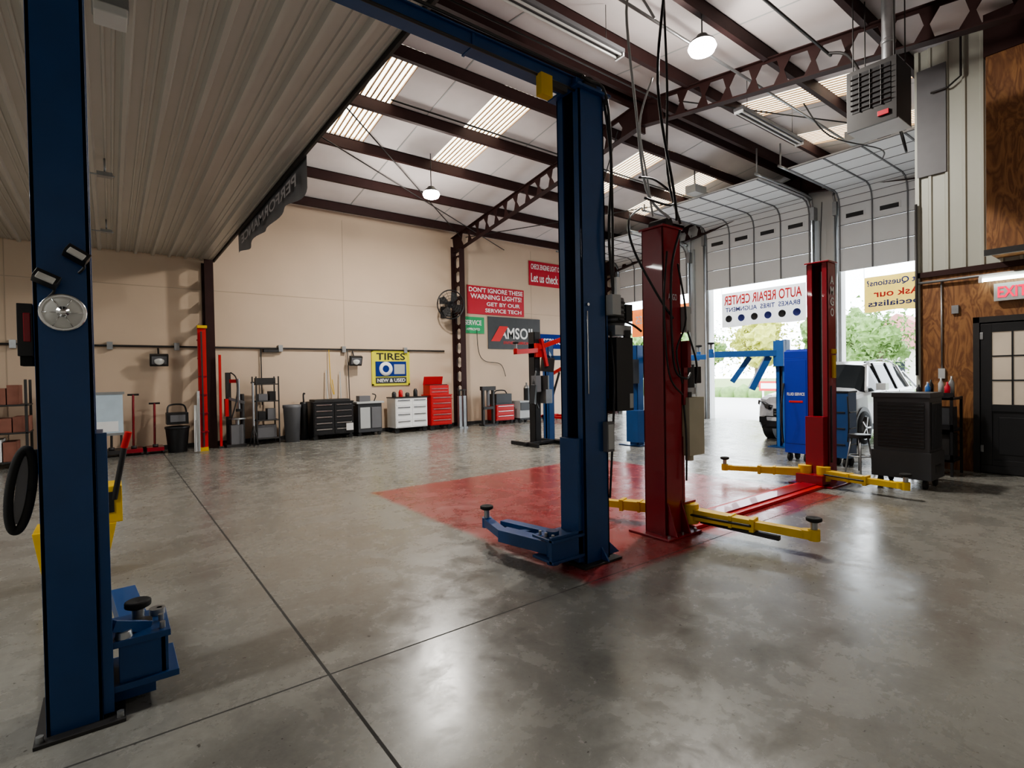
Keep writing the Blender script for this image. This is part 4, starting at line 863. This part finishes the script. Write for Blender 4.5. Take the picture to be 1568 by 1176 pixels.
for y in (8.4, 11.5):
    b = B('ceiling_junction_box'); b.tube([(-.0, y, 4.33), (0, y, 4.15)], .012, M['galv'], smooth=False); b.box(-.08, .08, y - .05, y + .05, 4.1, 4.15, M['galv']); b.tube([(-.2, y, 4.12), (.1, y, 4.12)], .01, M['galv'], smooth=False); b.done()
b = B('overhead_air_hoses'); k = M['dark']
b.tube([(4.2, 3.05, 6.2), (4.2, 3.05, 5.3), (4.12, 3.1, 4.2), (4.2, 3.0, 3.2), (4.16, 2.94, 2.9)], .014, M['black'])
b.tube([(4.9, 3.6, 6.3), (4.5, 3.3, 5.3), (4.4, 3.2, 4.3), (4.25, 3.1, 3.4), (4.3, 3.0, 2.9)], .012, M['black'])
b.tube([(4.35, 3.3, 5.0), (4.2, 3.4, 5.25), (4.05, 3.4, 5.0), (4.05, 3.3, 4.0), (4.0, 3.15, 3.2), (4.05, 2.94, 2.9)], .013, M['lgrey'])
b.tube([(4.3, 3.3, 4.4), (4.1, 3.3, 3.9), (4.2, 3.3, 3.4), (4.15, 3.2, 3.0)], .01, M['lgrey'])
b.tube([(4.1, 3.3, 3.1), (3.8, 3.2, 2.9), (3.75, 3.1, 2.6), (3.95, 3.0, 2.2), (4.1, 2.95, 2.0)], .011, M['black'])
b.tube([(3.9, 3.15, 3.3), (4.2, 3.2, 3.35), (4.35, 3.1, 3.2), (4.15, 3.0, 3.05), (3.9, 3.1, 3.1)], .011, M['black'])
b.done()
b = B('gas_pipe'); b.tube([(4.3, 3.3, 6.1), (8.4, 3.3, 6.05)], .02, k, smooth=False); b.tube([(8.3, 3.3, 6.05), (8.3, 3.05, 5.9), (8.15, 2.8, 5.4)], .02, k)
b.tube([(4.9, 4.6, 6.35), (15, 4.6, 6.3)], .022, M['galv'], smooth=False); b.tube([(4, 8.6, 6.35), (15, 8.6, 6.3)], .016, M['dark'], smooth=False)
b.tube([(2.6, 6.2, 6.6), (8.3, 6.2, 6.6)], .014, k, smooth=False); b.done()
b = B('wind_brace_rod')
for p, q in (((3.4, 10.5, 6.25), (10.4, 14.0, 5.65)), ((8.5, 13.6, 5.7), (3.4, 9.3, 6.4)), ((8.6, 7.5, 6.6), (13.5, 13.5, 5.7)), ((8.6, 13.5, 5.7), (14, 8, 6.5)), ((2.2, 6, 6.6), (8.4, 1, 5.9)), ((8.6, 6, 6.6), (14.5, 2.9, 6.25))): b.tube([p, q], .013, k, smooth=False)
b.done()
b = B('garage_door_opener')
for yc in (8.2, 4.4):
    b.box(12.7, 15.2, yc - .03, yc + .03, 6.3, 6.36, M['galv']); b.box(12.2, 12.7, yc - .15, yc + .15, 6.22, 6.42, M['lgrey']); b.tube([(12.4, yc, 6.4), (12.4, yc, zr(yc) - .03)], .02, M['galv'], smooth=False)
b.done()
b = B('door_release_cable')
for yc, zz in ((10.0, 3.4), (6.1, 3.2)):
    b.tube([(14.9, yc, 5.9), (14.8, yc, 4.8), (14.9, yc + .05, zz)], .01, M['black'])
b.tube([(11.8, 3.5, 6.1), (11.7, 3.4, 5.8), (11.9, 3.4, 5.55), (12.1, 3.5, 5.8), (11.8, 3.5, 6.1)], .02, M['black'])
b.tube([(9.8, 4.3, 6.2), (10.1, 4.0, 5.6), (11.2, 3.6, 5.5), (12.3, 3.9, 5.7)], .012, M['black']); b.done()

# ------------------------------------------------------------------ world + camera
w = bpy.data.worlds.new('world'); scene.world = w; w.use_nodes = True; nt = w.node_tree
bg = nt.nodes['Background']; bg.inputs[0].default_value = (.86, .93, 1, 1); bg.inputs[1].default_value = 9.0

cam = bpy.data.cameras.new('camera'); co = bpy.data.objects.new('camera', cam); scene.collection.objects.link(co)
cam.sensor_width = 36; cam.lens = 36 * 809 / 1568; cam.clip_start = .05; cam.clip_end = 300
th = math.radians(52.8); pitch = math.radians(.85); roll = .018
F = V((math.cos(th) * math.cos(pitch), math.sin(th) * math.cos(pitch), -math.sin(pitch))); R = V((math.sin(th), -math.cos(th), 0)); U = R.cross(F)
R2 = R * math.cos(roll) - U * math.sin(roll); U2 = U * math.cos(roll) + R * math.sin(roll)
mt = Matrix((R2, U2, -F)).transposed().to_4x4(); mt.translation = V((0, 0, 1.5)); co.matrix_world = mt
scene.camera = co
scene.view_settings.view_transform = 'AgX'
try: scene.view_settings.look = 'AgX - Medium High Contrast'
except Exception: pass
scene.view_settings.exposure = 0.0
